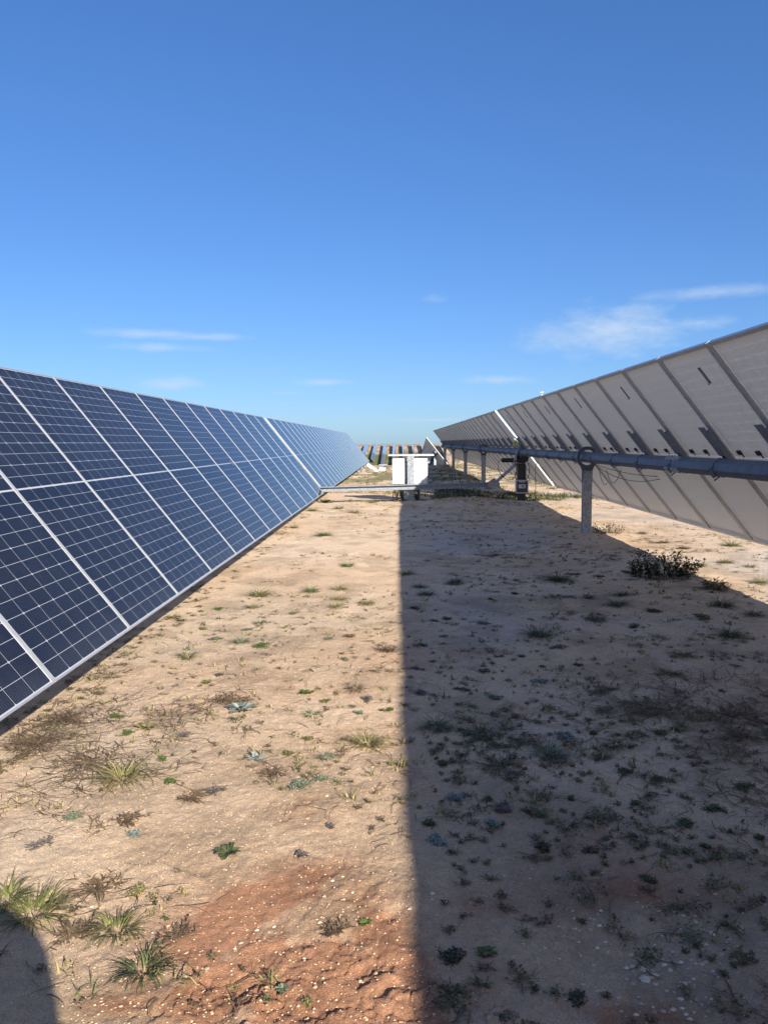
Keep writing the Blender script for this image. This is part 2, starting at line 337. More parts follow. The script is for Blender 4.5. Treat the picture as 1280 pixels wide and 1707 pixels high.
def make_ground():
    ys = [-40, -25, -16, -10, -6, -4.5, -3.5] + [-3+.1*i for i in range(20)] + [-1+.025*i for i in range(98)]
    y = 1.45
    while y < 4200:
        ys.append(y); y *= 1.0034 if y < 9 else 1.0062 if y < 60 else 1.02 if y < 500 else 1.08
    ys = np.array(ys); s = np.linspace(-1, 1, 760); t = np.linspace(0, 1, 26)[1:]
    rows = []
    for y in ys:
        w = max(y, 1.4)*.56+.12; W_ = 4200+w
        o = w + (W_-w)*t**4
        rows.append(np.concatenate([-o[::-1], s*w, o]))
    X = np.array(rows); Y = np.repeat(ys[:, None], X.shape[1], 1); Z = height(X, Y)
    nr, nc = X.shape
    me = bpy.data.meshes.new('sandy_ground')
    me.vertices.add(nr*nc); me.vertices.foreach_set('co', np.stack([X, Y, Z], -1).astype(np.float32).ravel())
    i = np.arange(nr-1)[:, None]*nc + np.arange(nc-1)[None]; q = np.stack([i, i+1, i+nc+1, i+nc], -1).reshape(-1, 4)
    me.loops.add(q.size); me.polygons.add(len(q)); me.loops.foreach_set('vertex_index', q.astype(np.int32).ravel())
    me.polygons.foreach_set('loop_start', np.arange(len(q), dtype=np.int32)*4)
    me.update(calc_edges=True); me.polygons.foreach_set('use_smooth', [True]*len(q))
    # soil colour: pale sand, ochre, red earth, thin green growth
    x = X.ravel(); yy = Y.ravel()
    red, c = fields(x, yy)
    n1 = fbm(x*.8, yy*.8, 71, 5); n2 = fbm(x*3.5, yy*3.5, 81, 4); n3 = fbm(x*.25, yy*.25, 91, 4)
    pale = np.array([.79, .595, .405]); och = np.array([.74, .53, .345]); rd = np.array([.52, .235, .125]); grn = np.array([.10, .12, .032]); grey = np.array([.60, .53, .44])
    k = sstep(.38, .66, n1)[:, None]; col = pale*(1-k)+och*k
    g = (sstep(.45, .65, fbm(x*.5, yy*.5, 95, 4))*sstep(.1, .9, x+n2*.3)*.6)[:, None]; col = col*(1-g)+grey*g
    rr = np.clip(red*(.3+1.7*sstep(.32, .68, .6*n2+.4*fbm(x*9, yy*9, 83, 4))), 0, 1); rr = np.maximum(rr, .5*sstep(.62, .75, n3)*sstep(3, 8, yy)); rr = np.maximum(rr, .2*c*sstep(.45, .7, n2))
    far = sstep(48, 60, yy); rr = np.maximum(rr, far*sstep(.35, .6, fbm(x*.03, yy*.03, 33, 3)+.35*sstep(405, 440, yy)-.17)*.45); col = col*(1-far*.15)[:, None]
    col = col*(1-rr[:, None]*.82)+rd*rr[:, None]*.82
    gr = sstep(21, 30, yy+n1*6-3)*sstep(.36, .66, fbm(x*1.2, yy*.7, 44, 4))*.72
    gr = np.maximum(gr, far*(1-sstep(.42, .6, fbm(x*.02, yy*.03, 33, 3)+.45*sstep(395, 440, yy)-.15))*.95)
    gr = np.maximum(gr, .12*sstep(.6, .75, fbm(x*2.2, yy*2.2, 46, 4))*sstep(2, 5, yy))
    col = col*(1-gr[:, None])+grn*gr[:, None]
    cru = sstep(.52, .66, fbm(x*2.7, yy*2.7, 131, 5, .6))*.21 + sstep(.55, .68, fbm(x*.55, yy*.4, 141, 4))*.10        # dry crusts and litter stains
    col = col*(1-cru*(1-far))[:, None]*np.array([1, .975, .94])**cru[:, None]
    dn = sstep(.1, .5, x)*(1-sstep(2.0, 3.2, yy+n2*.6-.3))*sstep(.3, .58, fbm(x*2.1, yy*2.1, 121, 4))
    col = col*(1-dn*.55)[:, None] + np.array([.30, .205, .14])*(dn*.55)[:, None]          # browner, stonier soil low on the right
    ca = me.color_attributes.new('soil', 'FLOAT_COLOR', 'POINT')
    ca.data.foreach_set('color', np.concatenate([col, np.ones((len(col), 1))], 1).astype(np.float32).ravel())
    ma = bpy.data.materials.new('sandy_soil'); ma.use_nodes = True; t_ = ma.node_tree; b = t_.nodes['Principled BSDF']
    at_ = N(t_, 'ShaderNodeAttribute', attribute_name='soil'); g_ = N(t_, 'ShaderNodeNewGeometry')
    def noise(sc, det=4, ro=.6):
        n = N(t_, 'ShaderNodeTexNoise'); n.inputs['Scale'].default_value = sc; n.inputs['Detail'].default_value = det; n.inputs['Roughness'].default_value = ro
        t_.links.new(g_.outputs['Position'], n.inputs[0]); return n.outputs[0]
    def mr(i, a, b_, c_, d_):
        n = N(t_, 'ShaderNodeMapRange'); n.inputs[1].default_value = a; n.inputs[2].default_value = b_; n.inputs[3].default_value = c_; n.inputs[4].default_value = d_
        t_.links.new(i, n.inputs[0]); return n.outputs[0]
    def mul(a, b_):
        n = N(t_, 'ShaderNodeMath', op='MULTIPLY')
        for i, q_ in enumerate((a, b_)):
            if isinstance(q_, (int, float)): n.inputs[i].default_value = q_
            else: t_.links.new(q_, n.inputs[i])
        return n.outputs[0]
    fine = noise(260, 5, .8); midn = noise(38, 5, .65); big = noise(7, 4)
    f = mul(mul(mr(fine, .3, .7, .5, 1.42), mr(midn, .3, .7, .86, 1.12)), mr(big, .3, .7, .92, 1.07))
    sc = N(t_, 'ShaderNodeVectorMath', op='SCALE'); t_.links.new(at_.outputs['Color'], sc.inputs[0]); t_.links.new(f, sc.inputs['Scale'])
    # pale grit: small stones set in the sand
    vo = N(t_, 'ShaderNodeTexVoronoi'); vo.inputs['Scale'].default_value = 150; t_.links.new(g_.outputs['Position'], vo.inputs['Vector'])
    vs = N(t_, 'ShaderNodeSeparateColor'); t_.links.new(vo.outputs['Color'], vs.inputs[0])
    grit = mul(mr(vo.outputs['Distance'], .28, .36, 1, 0), mr(vs.outputs[0], .80, .82, 0, 1)); grit = mul(grit, mr(midn, .4, .6, .2, 1))
    dk = mul(mr(vo.outputs['Distance'], .25, .4, 1, 0), mr(vs.outputs[0], .2, .18, 0, 1))
    mx = N(t_, 'ShaderNodeMixRGB'); mx.inputs[2].default_value = (.66, .58, .47, 1); t_.links.new(mul(grit, .38), mx.inputs[0]); t_.links.new(sc.outputs[0], mx.inputs[1])
    m2 = N(t_, 'ShaderNodeMixRGB'); m2.inputs[2].default_value = (.22, .13, .08, 1); t_.links.new(mul(dk, .4), m2.inputs[0]); t_.links.new(mx.outputs[0], m2.inputs[1])
    t_.links.new(m2.outputs[0], b.inputs['Base Color']); b.inputs['Roughness'].default_value = .95; b.inputs['Specular IOR Level'].default_value = .15
    hsum = N(t_, 'ShaderNodeMath', op='MULTIPLY_ADD'); t_.links.new(fine, hsum.inputs[0]); hsum.inputs[1].default_value = .8
    h2 = N(t_, 'ShaderNodeMath', op='MULTIPLY_ADD'); t_.links.new(midn, h2.inputs[0]); h2.inputs[1].default_value = 1.0; t_.links.new(mul(grit, .5), h2.inputs[2]); t_.links.new(h2.outputs[0], hsum.inputs[2])
    bp = N(t_, 'ShaderNodeBump'); bp.inputs['Strength'].default_value = 1; bp.inputs['Distance'].default_value = .010
    t_.links.new(hsum.outputs[0], bp.inputs['Height']); t_.links.new(bp.outputs[0], b.inputs['Normal'])
    me.materials.append(ma)
    o = bpy.data.objects.new('ground', me); C.objects.link(o); tag(o, kind='structure'); return o
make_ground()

# ------------------------------------------------------------------ solar trackers
TILT = .905; ct, st = math.cos(TILT), math.sin(TILT)
NRM = Vector((st, 0, ct)); SLP = Vector((ct, 0, -st)); RY = Matrix.Rotation(TILT, 4, 'Y')
TOFF = .150
def module_proto():
    lam = MB(); w = MW-.018; l = ML-.018
    lam.add([(-l/2, -w/2, -.003), (l/2, -w/2, -.003), (l/2, w/2, -.003), (-l/2, w/2, -.003)], [(0, 1, 2, 3)], 0)
    lam.add([(-l/2, -w/2, -.009), (l/2, -w/2, -.009), (l/2, w/2, -.009), (-l/2, w/2, -.009)], [(3, 2, 1, 0)], 1)
    o = lam.build('solar_module', [M_cell, M_back])
    f = MB(); t = .008; D = .035
    for s in (-1, 1):
        f.box((s*(ML/2-t/2), 0, -D/2), (t, MW, D)); f.box((0, s*(MW/2-t/2), -D/2+.0005), (ML-2*t, t, D-.001))
        f.box((s*(ML/2-t-.011), 0, -D+.0015), (.022, MW-2*t, .002)); f.box((0, s*(MW/2-t-.011), -D+.0012), (ML-2*t-.046, .022, .002))
    f.build('frame', M_alu, o)
    for k in (-.34, 0, .34):
        j = MB(); j.box((-.06, k, -.019), (.04, .06, .018)); j.cyl((-.06, k-.03, -.022), (-.02, k-.06, -.03), .006, 6); j.build('junction_box', M_black, o, bevel=.004)
    return o
proto = module_proto()
npl = MB(); npl.box((-.80, -.06, -.0105), (.15, .05, .002)); npl.box((-.80, -.06, -.0119), (.11, .008, .0006), mi=1); npl.box((-.72, -.02, -.0105), (.012, .02, .002)); 
nplate = npl.build('nameplate', [M_plate, M_stick], proto)
# the same module without rear details for trackers too far off to show them
def strip(o, keep):
    c = o.copy(); C.objects.link(c); c.parent = None
    for ch in o.children:
        if ch.name.split('.')[0] in keep: g = ch.copy(); C.objects.link(g); g.parent = c
    return c
plain = strip(proto, ('frame', 'junction_box')); farm = strip(proto, ('frame',))
# mounting bracket at a seam between modules: plate up the slope plus a clamp round the tube
def bracket_proto():
    b = MB(); b.box((-.09, 0, -.049), (.46, .052, .028)); b.box((-.09, -.03, -.060), (.45, .004, .046)); b.box((-.09, .03, -.060), (.45, .004, .046)); b.box((-.225, 0, -.084), (.30, .135, .003))
    o = b.build('mounting_bracket', M_brk)
    c = MB(); n = 8; ra = .079/math.cos(math.pi/8)
    pr = [(ra*math.cos(math.pi/8+i*math.pi/4), ra*math.sin(math.pi/8+i*math.pi/4)) for i in range(8)]
    c.prism(pr, (0, -.014, -TOFF), (0, .014, -TOFF))
    c.box((0, 0, -TOFF-.092), (.06, .03, .022)); c.cyl((-.05, 0, -TOFF-.095), (-.05, 0, -TOFF-.06), .007, 6); c.cyl((.05, 0, -TOFF-.11), (.05, 0, -TOFF-.06), .007, 6)
    c.build('clamp', M_tube, o)
    return o
brk = bracket_proto()
def post_proto():
    b = MB(); w, d, t = .128, .08, .006                      # C section, open to the far side; top at z=0, 1.2 m long
    b.box((0, -d/2, -.75), (w, t, 1.5)); b.box((-w/2+t/2, 0, -.75), (t, d-t, 1.5)); b.box((w/2-t/2, 0, -.75), (t, d-t, 1.5))
    b.box((-w/2+.018, d/2, -.75), (.024, t, 1.5)); b.box((w/2-.018, d/2, -.75), (.024, t, 1.5))
    o = b.build('post', M_galv)
    h = MB(); n = 28; ro, ri, e = .155, .112, .035        # bearing ring seen end on, its neck and saddle; ring centre above post top
    zc = .19; vs = []
    for y in (-e, e):
        for r_ in (ro, ri):
            vs += [(r_*math.cos(2*math.pi*i/n), y, zc+r_*math.sin(2*math.pi*i/n)) for i in range(n)]
    fs = []
    for i in range(n):
        j = (i+1) % n
        fs += [(i, j, n+j, n+i), (2*n+i, 3*n+i, 3*n+j, 2*n+j), (i, 2*n+i, 2*n+j, j), (n+i, n+j, 3*n+j, 3*n+i)]
    h.add(vs, fs)
    h.prism([(-.07, -.03), (.07, -.03), (.07, .03), (-.07, .03)], (0, 0, -.16), (0, 0, .005), upv=(0, 1, 0))
    vv = []
    for y in (-.022, .022): vv += [(-.068, y, .0), (.068, y, .0), (.10, y, .075), (-.10, y, .075)]
    h.add(vv, [(0, 1, 2, 3), (7, 6, 5, 4), (0, 4, 5, 1), (2, 6, 7, 3), (1, 5, 6, 2), (0, 3, 7, 4)])
    h.build('bearing', M_ring, o, smooth=False)
    bo = MB()
    for s in (-1, 1):
        for z in (-.05, -.12): bo.cyl((s*.045, -.052, z), (s*.045, -.04, z), .012, 6)
    bo.build('bolts', M_galv, o)
    return o
postp = post_proto()
def tracker(name, label, xc, zc, ymods, posts, splice=(), slope=0, group=None, nameplates=True, full=True, y0=None):
    y0 = ymods[0][0] if y0 is None else y0
    root = empty(name, (xc, y0, float(base(xc, np.array(y0)))), label, 'solar tracker', group)
    root.rotation_euler.x = -slope
    H = zc-root.location.z
    def P(v): return Vector(v)
    ya, yb = ymods[0][0]-y0-.15, ymods[-1][1]-y0+.15
    tc_ = -NRM*TOFF
    tb = MB(); ra = .074/math.cos(math.pi/8); pr = [(ra*math.cos(math.pi/8+i*math.pi/4), ra*math.sin(math.pi/8+i*math.pi/4)) for i in range(8)]
    A = Vector((tc_.x, ya, H+tc_.z)); B = Vector((tc_.x, yb, H+tc_.z))
    tb.prism(pr, A, B, upv=NRM); tb.build('torque_tube', M_tube, root)
    k = 0
    for a, b in ymods:
        n = int(round((b-a)/MP))
        for i in range(n):
            src = (proto if (nameplates and k % 2 == 0) else plain) if full else farm
            c = copy_part(src, root, (0, a-y0+(i+.5)*MP, H)); c.rotation_euler.y = TILT; k += 1
        if full:
            for i in range(n+1):
                c = copy_part(brk, root, (0, a-y0+i*MP+(.03 if i == 0 else -.03 if i == n else 0), H)); c.rotation_euler.y = TILT
    for y in posts:
        gzv = gz(xc+tc_.x, y) if not slope else -9
        c = copy_part(postp, root, (tc_.x, y-y0, H+tc_.z-.19))
    for y in splice:
        for ang in (135, 315, 225):
            s = MB(); v = (RY.to_3x3() @ Vector((math.cos(R(ang+45)), 0, math.sin(R(ang+45)))))
            c0 = Vector((tc_.x, y-y0, H+tc_.z)) + v*.078
            tq = v.cross(Vector((0, 1, 0)))
            Mx = Matrix((tq, Vector((0, 1, 0)), v)).transposed()
            s.box(c0, (.05, .34, .008), Mx)
            for dy in (-.13, -.045, .045, .13):
                for dx in (-.014, .014): s.cyl(c0+Vector((0, dy, 0))+tq*dx, c0+Vector((0, dy, 0))+tq*dx+v*.018, .009, 6)
            s.build('splice_plate', M_alu, root)
    return root
G0 = 5.66; GA = G0+11*MP; GB = GA+.40; YE = GB+28*MP; Y0 = GA-25*MP
XL, XR = -2.215, 2.827; ZL, ZR = CH-.261, CH-.133
PY = [17.45+6.7*i for i in (-3, -2, 1, 2, 3, 4)] + [11.40, 46.6]
left = tracker('solar_tracker', 'tilted row of dark blue modules facing the camera side, left of the sandy strip', XL, ZL, [(Y0, GA), (GB, YE)], [17.45+6.7*i for i in (-3, -2, -1, 1, 2, 3, 4)])
right = tracker('solar_tracker', 'grey backed row with torque tube and posts, shading the right half of the strip', XR, ZR, [(Y0, GA), (GB, YE)],
                [-2.6, 4.0-.9, 11.40, 24.9, 31.4, 38.0, 44.6], splice=(7.75,))
nbr = tracker('solar_tracker', 'next tracker row glimpsed under the lower edge of the grey backed row', XR+5.05, ZR-.05, [(GB+8*MP, YE)], [31.4, 38.0, 44.6], full=False)
sec = tracker('solar_tracker', 'grey backed row starting beyond the right row and running downhill', 2.50, CH-.50, [(48.6, 48.6+16*MP)], [49.2, 52.5, 56, 62], slope=.115, full=False)
sec2 = tracker('solar_tracker', 'blue row starting beyond the far end of the left row and running downhill', -2.45, CH-.72, [(49.2, 49.2+16*MP)], [50, 56.5], slope=.115, full=False)
for o in (proto, plain, farm):
    for ch in list(o.children): bpy.data.objects.remove(ch)
    bpy.data.objects.remove(o)
for o in (brk, postp):
    for ch in list(o.children): bpy.data.objects.remove(ch)
    bpy.data.objects.remove(o)

# cables sagging below the right tracker
def sag(a, b, d, n=12, r=.005):
    a = Vector(a); b = Vector(b); return [a.lerp(b, i/n)-Vector((0, 0, d*4*(i/n)*(1-i/n))) for i in range(n+1)]
def inroot(root, pts): return [p-root.location for p in pts]
cb = MB()
for a, b, d in (((2.80, 11.25, 1.02), (3.05, 9.3, .92), .10), ((2.80, 11.2, 1.03), (3.02, 9.3, .95), .03), ((2.80, 11.1, 1.0), (2.82, 10.75, .8), .1), ((2.85, 10.9, .98), (2.85, 10.2, 1.0), .18)):
    cb.tube(inroot(right, sag(a, b, d)), .004)
cb.build('hanging_cable', M_black, right, smooth=True)
# wind sensor on the upper edge of the right row
sn = MB(); tx = Vector((XR, 12.1, ZR))-SLP*(ML/2)
tx = tx-right.location
sn.cyl(tx+Vector((0, 0, -.05)), tx+Vector((0, 0, .05)), .008, 8); sn.bar(tx+Vector((0, -.1, .03)), tx+Vector((0, .09, .03)), .008, .008)
for dy in (-.1, .09): sn.cyl(tx+Vector((0, dy, .03)), tx+Vector((0, dy, .055)), .004, 6, .008)
sn.build('wind_sensor', M_white, right)

# ------------------------------------------------------------------ drive unit standing in the gap of the right row
YG = (GA+GB)/2; k = YG/F
tcx = XR-NRM.x*TOFF; tcz = ZR-NRM.z*TOFF
dg = gz(tcx, YG)
D = empty('tracker_drive', (tcx, YG, dg), 'black slew drive post with motor and small controller box under the torque tube', 'tracker drive')
def L(x, y, z): return (x, y, z)                                  # local: z above sand
TZ = tcz-dg
b = MB(); b.box((0, .02, .42), (.13, .10, .98)); b.box((-.075, -.035, .42), (.02, .02, .9)); b.box((.075, -.035, .42), (.02, .02, .9)); b.build('post', M_black, D)
b = MB(); b.box((-.088, .0, .56), (.012, .12, .42)); b.box((.098, .0, .58), (.012, .13, .40)); b.build('side_plate', M_galv, D)
b = MB(); b.cyl((0, -.13, TZ), (0, .13, TZ), .115, 24); b.cyl((0, -.15, TZ), (0, .15, TZ), .085, 20); b.box((0, 0, TZ-.15), (.24, .2, .12)); b.cyl((-.14, -.08, TZ-.13), (.14, -.08, TZ-.13), .05, 16); b.build('slew_gear', M_black, D, bevel=.006)
b = MB(); b.cyl((-.42, -.09, TZ-.17), (-.14, -.09, TZ-.17), .048, 18); b.cyl((-.44, -.09, TZ-.17), (-.42, -.09, TZ-.17), .04, 18); mo = b.build('motor', M_black, D, smooth=False)
b = MB(); b.cyl((-.19, -.09, TZ-.17), (-.165, -.09, TZ-.17), .054, 18); b.build('flange', M_galv, mo)
b = MB()
pts = [(-.15, -.15, TZ-.17), (-.14, -.16, TZ-.05), (-.08, -.16, TZ+.06), (.01, -.15, TZ+.12)]
for a, c in zip(pts, pts[1:]): b.bar(a, c, .035, .075, upv=(0, 1, 0))
b.build('lever_arm', M_galv, D)
b = MB(); b.box((0, -.02, TZ-.235), (.34, .24, .008)); b.build('drive_plate', M_galv, D)
b = MB(); b.cyl((-.17, -.12, TZ+.14), (-.17, -.12, TZ+.215), .038, 16, .03); b.cyl((-.17, -.12, TZ+.20), (-.13, -.15, TZ+.235), .034, 14); b.build('yellow_cap', M_yel, D)
b = MB(); b.cyl((-.075, -.12, TZ+.12), (-.075, -.12, TZ+.22), .036, 16); b.cyl((-.075, -.16, TZ+.17), (-.075, -.12, TZ+.17), .042, 16); b.bar((-.17, -.1, TZ+.12), (0, -.1, TZ+.12), .03, .03); b.build('sensor_housing', M_alu, D)
b = MB(); b.box((-.02, -.10, TZ+.25), (.09, .06, .05), Matrix.Rotation(-.7, 3, 'Y')); b.cyl((-.02, -.1, TZ+.1), (-.03, -.1, TZ+.25), .02, 10); b.build('connector', M_black, D)
b = MB(); b.box((.005, -.085, .30), (.27, .13, .29)); bx_ = b.build('controller_box', M_stick, D, bevel=.008)
b = MB(); b.box((.005, -.152, .30), (.225, .006, .245)); b.build('faceplate', M_navy, bx_)
b = MB(); b.box((.0, -.157, .31), (.15, .003, .085)); b.box((.0, -.157, .405), (.13, .003, .018)); b.box((0, -.157, .285), (.15, .002, .004)); b.build('label_panel', M_stick, bx_)
b = MB(); b.cyl((.01, -.162, .31), (.01, -.157, .31), .02, 12); b.box((.045, -.160, .335), (.03, .003, .016)); b.box((.05, -.160, .285), (.03, .003, .016)); b.build('emblem', M_black, bx_)
b = MB()
b.tube([(-.44, -.1, TZ-.17), (-.50, -.1, TZ-.19), (-.51, -.1, TZ-.36), (-.44, -.1, TZ-.50), (-.30, -.1, TZ-.60), (-.20, -.1, TZ-.58), (-.12, -.1, TZ-.48), (-.11, -.1, TZ-.24)], .007)
b.tube([(.13, -.1, TZ-.24), (.165, -.1, TZ-.35), (.15, -.1, TZ-.50), (.10, -.1, TZ-.60), (.08, -.1, .42)], .008)
b.tube([(-.10, -.1, TZ-.24), (-.12, -.1, TZ-.40), (-.15, -.1, TZ-.52), (-.09, -.1, .40)], .007)
b.tube([(.33, -.05, TZ-.22), (.30, -.05, TZ-.34), (.31, -.05, .35), (.31, -.05, 0)], .006)
b.build('cable', M_black, D, smooth=True)

# ------------------------------------------------------------------ link beam between the two rows and the cabinet stand on the middle pier
bm_ = MB(); YB = YG-.02
a = Vector((-1.78, YB, .345)); c = Vector((2.12, YB, .435))
prof = [(-.05, -.055), (.05, -.055), (.05, -.040), (-.038, -.040), (-.038, .040), (.05, .040), (.05, .055), (-.05, .055)]
prof = [(-x, y) for x, y in prof][::-1]
lb = empty('link_beam', a, 'long galvanised beam running low across the strip between the two rows', 'steel beam')
bm_.prism([(x, y) for x, y in prof], (0, 0, 0), c-a); bm_.build('beam', M_galv, lb)
b = MB(); e = c-a; b.bar(e+Vector((-.02, -.03, .0)), Vector((tcx-.10, YB, tcz-.24))-a, .06, .10, upv=(0, -1, 0)); b.build('strut', M_galv, lb)
b = MB(); b.add([Vector(v)+e for v in [(-.14, -.06, -.055), (.12, -.06, -.055), (.12, -.06, .04), (.0, -.06, .15), (-.14, -.06, .06), (-.14, -.052, -.055), (.12, -.052, -.055), (.12, -.052, .04), (0, -.052, .15), (-.14, -.052, .06)]],
             [(0, 1, 2, 3, 4), (9, 8, 7, 6, 5), (0, 5, 6, 1), (1, 6, 7, 2), (2, 7, 8, 3), (3, 8, 9, 4), (4, 9, 5, 0)]); b.build('gusset_plate', M_galv, lb)
b = MB(); b.bar((.02, 0, .0), (-.35, 0, .50), .05, .09, upv=(0, -1, 0)); b.build('strut', M_galv, lb)
XP = .318; YP = YG+.26; pg = gz(XP, YP)
T = empty('cabinet_stand', (XP, YP, pg), 'two white cabinets on a galvanised post under one flat white roof', 'electrical cabinet')
pt = 1.092-pg
b = MB(); w, d, t = .15, .08, .007; b.box((0, -.13, pt/2-.2), (w, t, pt+.4)); b.box((-w/2+t/2, -.13+d/2, pt/2-.2), (t, d-t, pt+.4)); b.box((w/2-t/2, -.13+d/2, pt/2-.2), (t, d-t, pt+.4)); b.build('post', M_galv, T)
for x0, x1 in ((-.405, -.125), (.062, .372)):
    b = MB(); b.box(((x0+x1)/2, .085, .735-pg), (x1-x0, .20, .58)); cbn = b.build('cabinet', M_cab, T, bevel=.006)
    b = MB(); b.box(((x0+x1)/2, -.021, .735-pg), (x1-x0-.03, .008, .55)); b.build('door', M_cab, cbn, bevel=.003)
    b = MB(); b.box((x0+.035, -.029, .74-pg), (.014, .01, .045)); b.build('latch', M_brk, cbn)
    b = MB()
    for hz in (.52, .95): b.box((x1-.012, -.027, hz-pg), (.016, .012, .05))
    b.build('hinge', M_brk, cbn)
    b = MB()
    for q in range(5): b.box(((x0+x1)/2, -.0265, .50+q*.014-pg), (.11, .003, .006))
    b.build('vent', M_brk, cbn)
    b = MB(); b.cyl(((x0+x1)/2, .08, .445-pg), ((x0+x1)/2, .08, .40-pg), .03, 12); b.build('cable_gland', M_black, cbn)
b = MB(); b.box((-.105, .09, .735-pg), (.03, .16, .56)); b.box((0, .18, .55-pg), (.86, .02, .05)); b.box((0, .18, .92-pg), (.86, .02, .05)); b.build('rail', M_brk, T)
b = MB(); b.box((.005, .03, 1.096-pg+.0), (1.0, .36, .012)); b.box((.005, -.148, 1.083-pg), (1.0, .004, .032)); b.box((-.493, .03, 1.083-pg), (.004, .352, .03)); b.box((.503, .03, 1.083-pg), (.004, .352, .03))
for i in range(9): b.box((-.44+i*.11, -.152, 1.083-pg), (.012, .004, .022), mi=1)
b.build('roof', [M_roof, M_brk], T)
b = MB()
for i in range(7):
    x = -.37+i*.034; b.tube([(x, .08, .45-pg), (x+rnd.uniform(-.02, .02), .08, .3-pg), (x+rnd.uniform(-.04, .04), .08+rnd.uniform(-.05, .05), .12-pg), (x+.05, .1, -.03)], .011)
for i in range(4):
    x = .11+i*.03; b.tube([(x, .08, .45-pg), (x-.02, .08, .2-pg), (x-.03, .08, -.03)], .012)
b.build('cable', M_black, T, smooth=True)

# ------------------------------------------------------------------ white boards and loose modules lying at the end of the rows
def slab(px, py, w, h, t, rx, ry, rz, label, z=None):
    x, y, g = at(px, py); b = MB(); b.box((0, 0, 0), (w, t, h))
    b.box((0, -t/2-.004, 0), (w*.9, .008, h*.86)); o = b.build('white_board', M_white, bevel=.004); o.location = (x, y, g+h*.38); o.rotation_euler = (rx, ry, rz); tag(o, label, 'board'); return o
slab(617, 782, .17, .38, .05, R(-15), R(-50), R(10), 'white board leaning sideways beyond the end of the blue row')
slab(637, 785, .32, .19, .05, R(-38), R(8), R(-22), 'low white board lying beside the leaning one left of the cabinets')
for i, (px, py, s) in enumerate(((600, 784, .1), (606, 786, .07), (603, 787, .08), (626, 786, .09), (595, 788, .07))):
    x, y, g = at(px, py); b = MB()
    for q in range(3): b.box((rnd.uniform(-.08, .08), rnd.uniform(-.08, .08), s*.5*q), (s*2, s*1.6, s), Matrix.Rotation(rnd.uniform(0, 3), 3, 'Z'))
    o = b.build('rubble_block', M_white if i == 3 else mat('rubble', (.25, .24, .23), .8), bevel=.01); o.location = (x, y, g+s*.5)
    tag(o, 'small grey rubble heap at the far lower end of the blue row', 'rubble', 'rubble beyond the blue row')

# ------------------------------------------------------------------ rows on the far hillside
M_fpan = mat('far_module_glass', (.22, .27, .36), .3, 0, coat=1)
def far_row(x, ya, yb, tilt, label, sc=1.0, group='tracker rows on the far hillside', turn=0):
    z0 = float(base(x, np.array(ya))); z1 = float(base(x, np.array(yb)))
    root = empty('solar_tracker', (x, ya, z0), label, 'solar tracker', group)
    d = Vector((0, yb-ya, z1-z0)); sl_ = Vector((math.cos(tilt), 0, -math.sin(tilt))); nn = Vector((math.sin(tilt), 0, math.cos(tilt)))
    c0 = Vector((0, 0, 1.25)); b = MB(); h = ML/2*sc*1.15
    vs = []
    for e in (Vector(), d):
        for a_, q in ((-h, 0), (h, 0), (h, -.05), (-h, -.05)): vs.append(c0+e+sl_*a_+nn*q)
    b.add(vs, [(0, 1, 5, 4)], 0); b.add(vs, [(1, 2, 6, 5), (2, 3, 7, 6), (3, 0, 4, 7)], 1); b.add(vs, [(3, 2, 1, 0), (4, 5, 6, 7)], 2)
    b.build('module_table', [M_fpan, M_back, M_alu], root)
    b = MB(); b.bar(c0-nn*.13, c0+d-nn*.13, .14, .14); b.build('torque_tube', M_tube, root)
    n = max(2, int(d.length/8)); root.rotation_euler.z = turn
    for i in range(n):
        b = MB(); p = c0+d*((i+.3)/n); b.bar(p-nn*.13, p-nn*.13-Vector((0, 0, 1.4)), .15, .1, upv=(0, 1, 0)); b.build('post', M_galv, root)
for i in range(-3, 10):
    x = -20.5+i*5.0-.6; ya = 372+3*rnd.random(); x2 = x
    if i >= 3: ya = 356
    far_row(x, ya, 440, TILT, 'far tracker row climbing the hillside beyond the cabinets')
far_row(-7.0, 340, 344, 1.0, 'short steep module table standing alone below the far rows', 1.7, None, R(-62))
far_row(-13.5, 342, 348, .55, 'short nearly flat module table left of the steep one below the far rows', 1.6, None, R(-75))

# overhead wires far off
for i, (ya, yb, yy_) in enumerate(((664, 668, 420), (668, 671, 430), (692, 690, 520), (696, 694, 520), (690, 697, 500))):
    a = Vector((0, 0, CH))+ray(150, ya-2)*(yy_/ray(150, ya).y); c = Vector((0, 0, CH))+ray(1080, yb-2)*(yy_/ray(1080, yb).y)
    b = MB(); b.tube(sag(a, c, 2.5, 24), .022, 5); o = b.build('overhead_wire', M_rim, smooth=True)
    tag(o, 'thin dark overhead wire crossing the sky low above the blue row', 'wire', 'overhead wires')

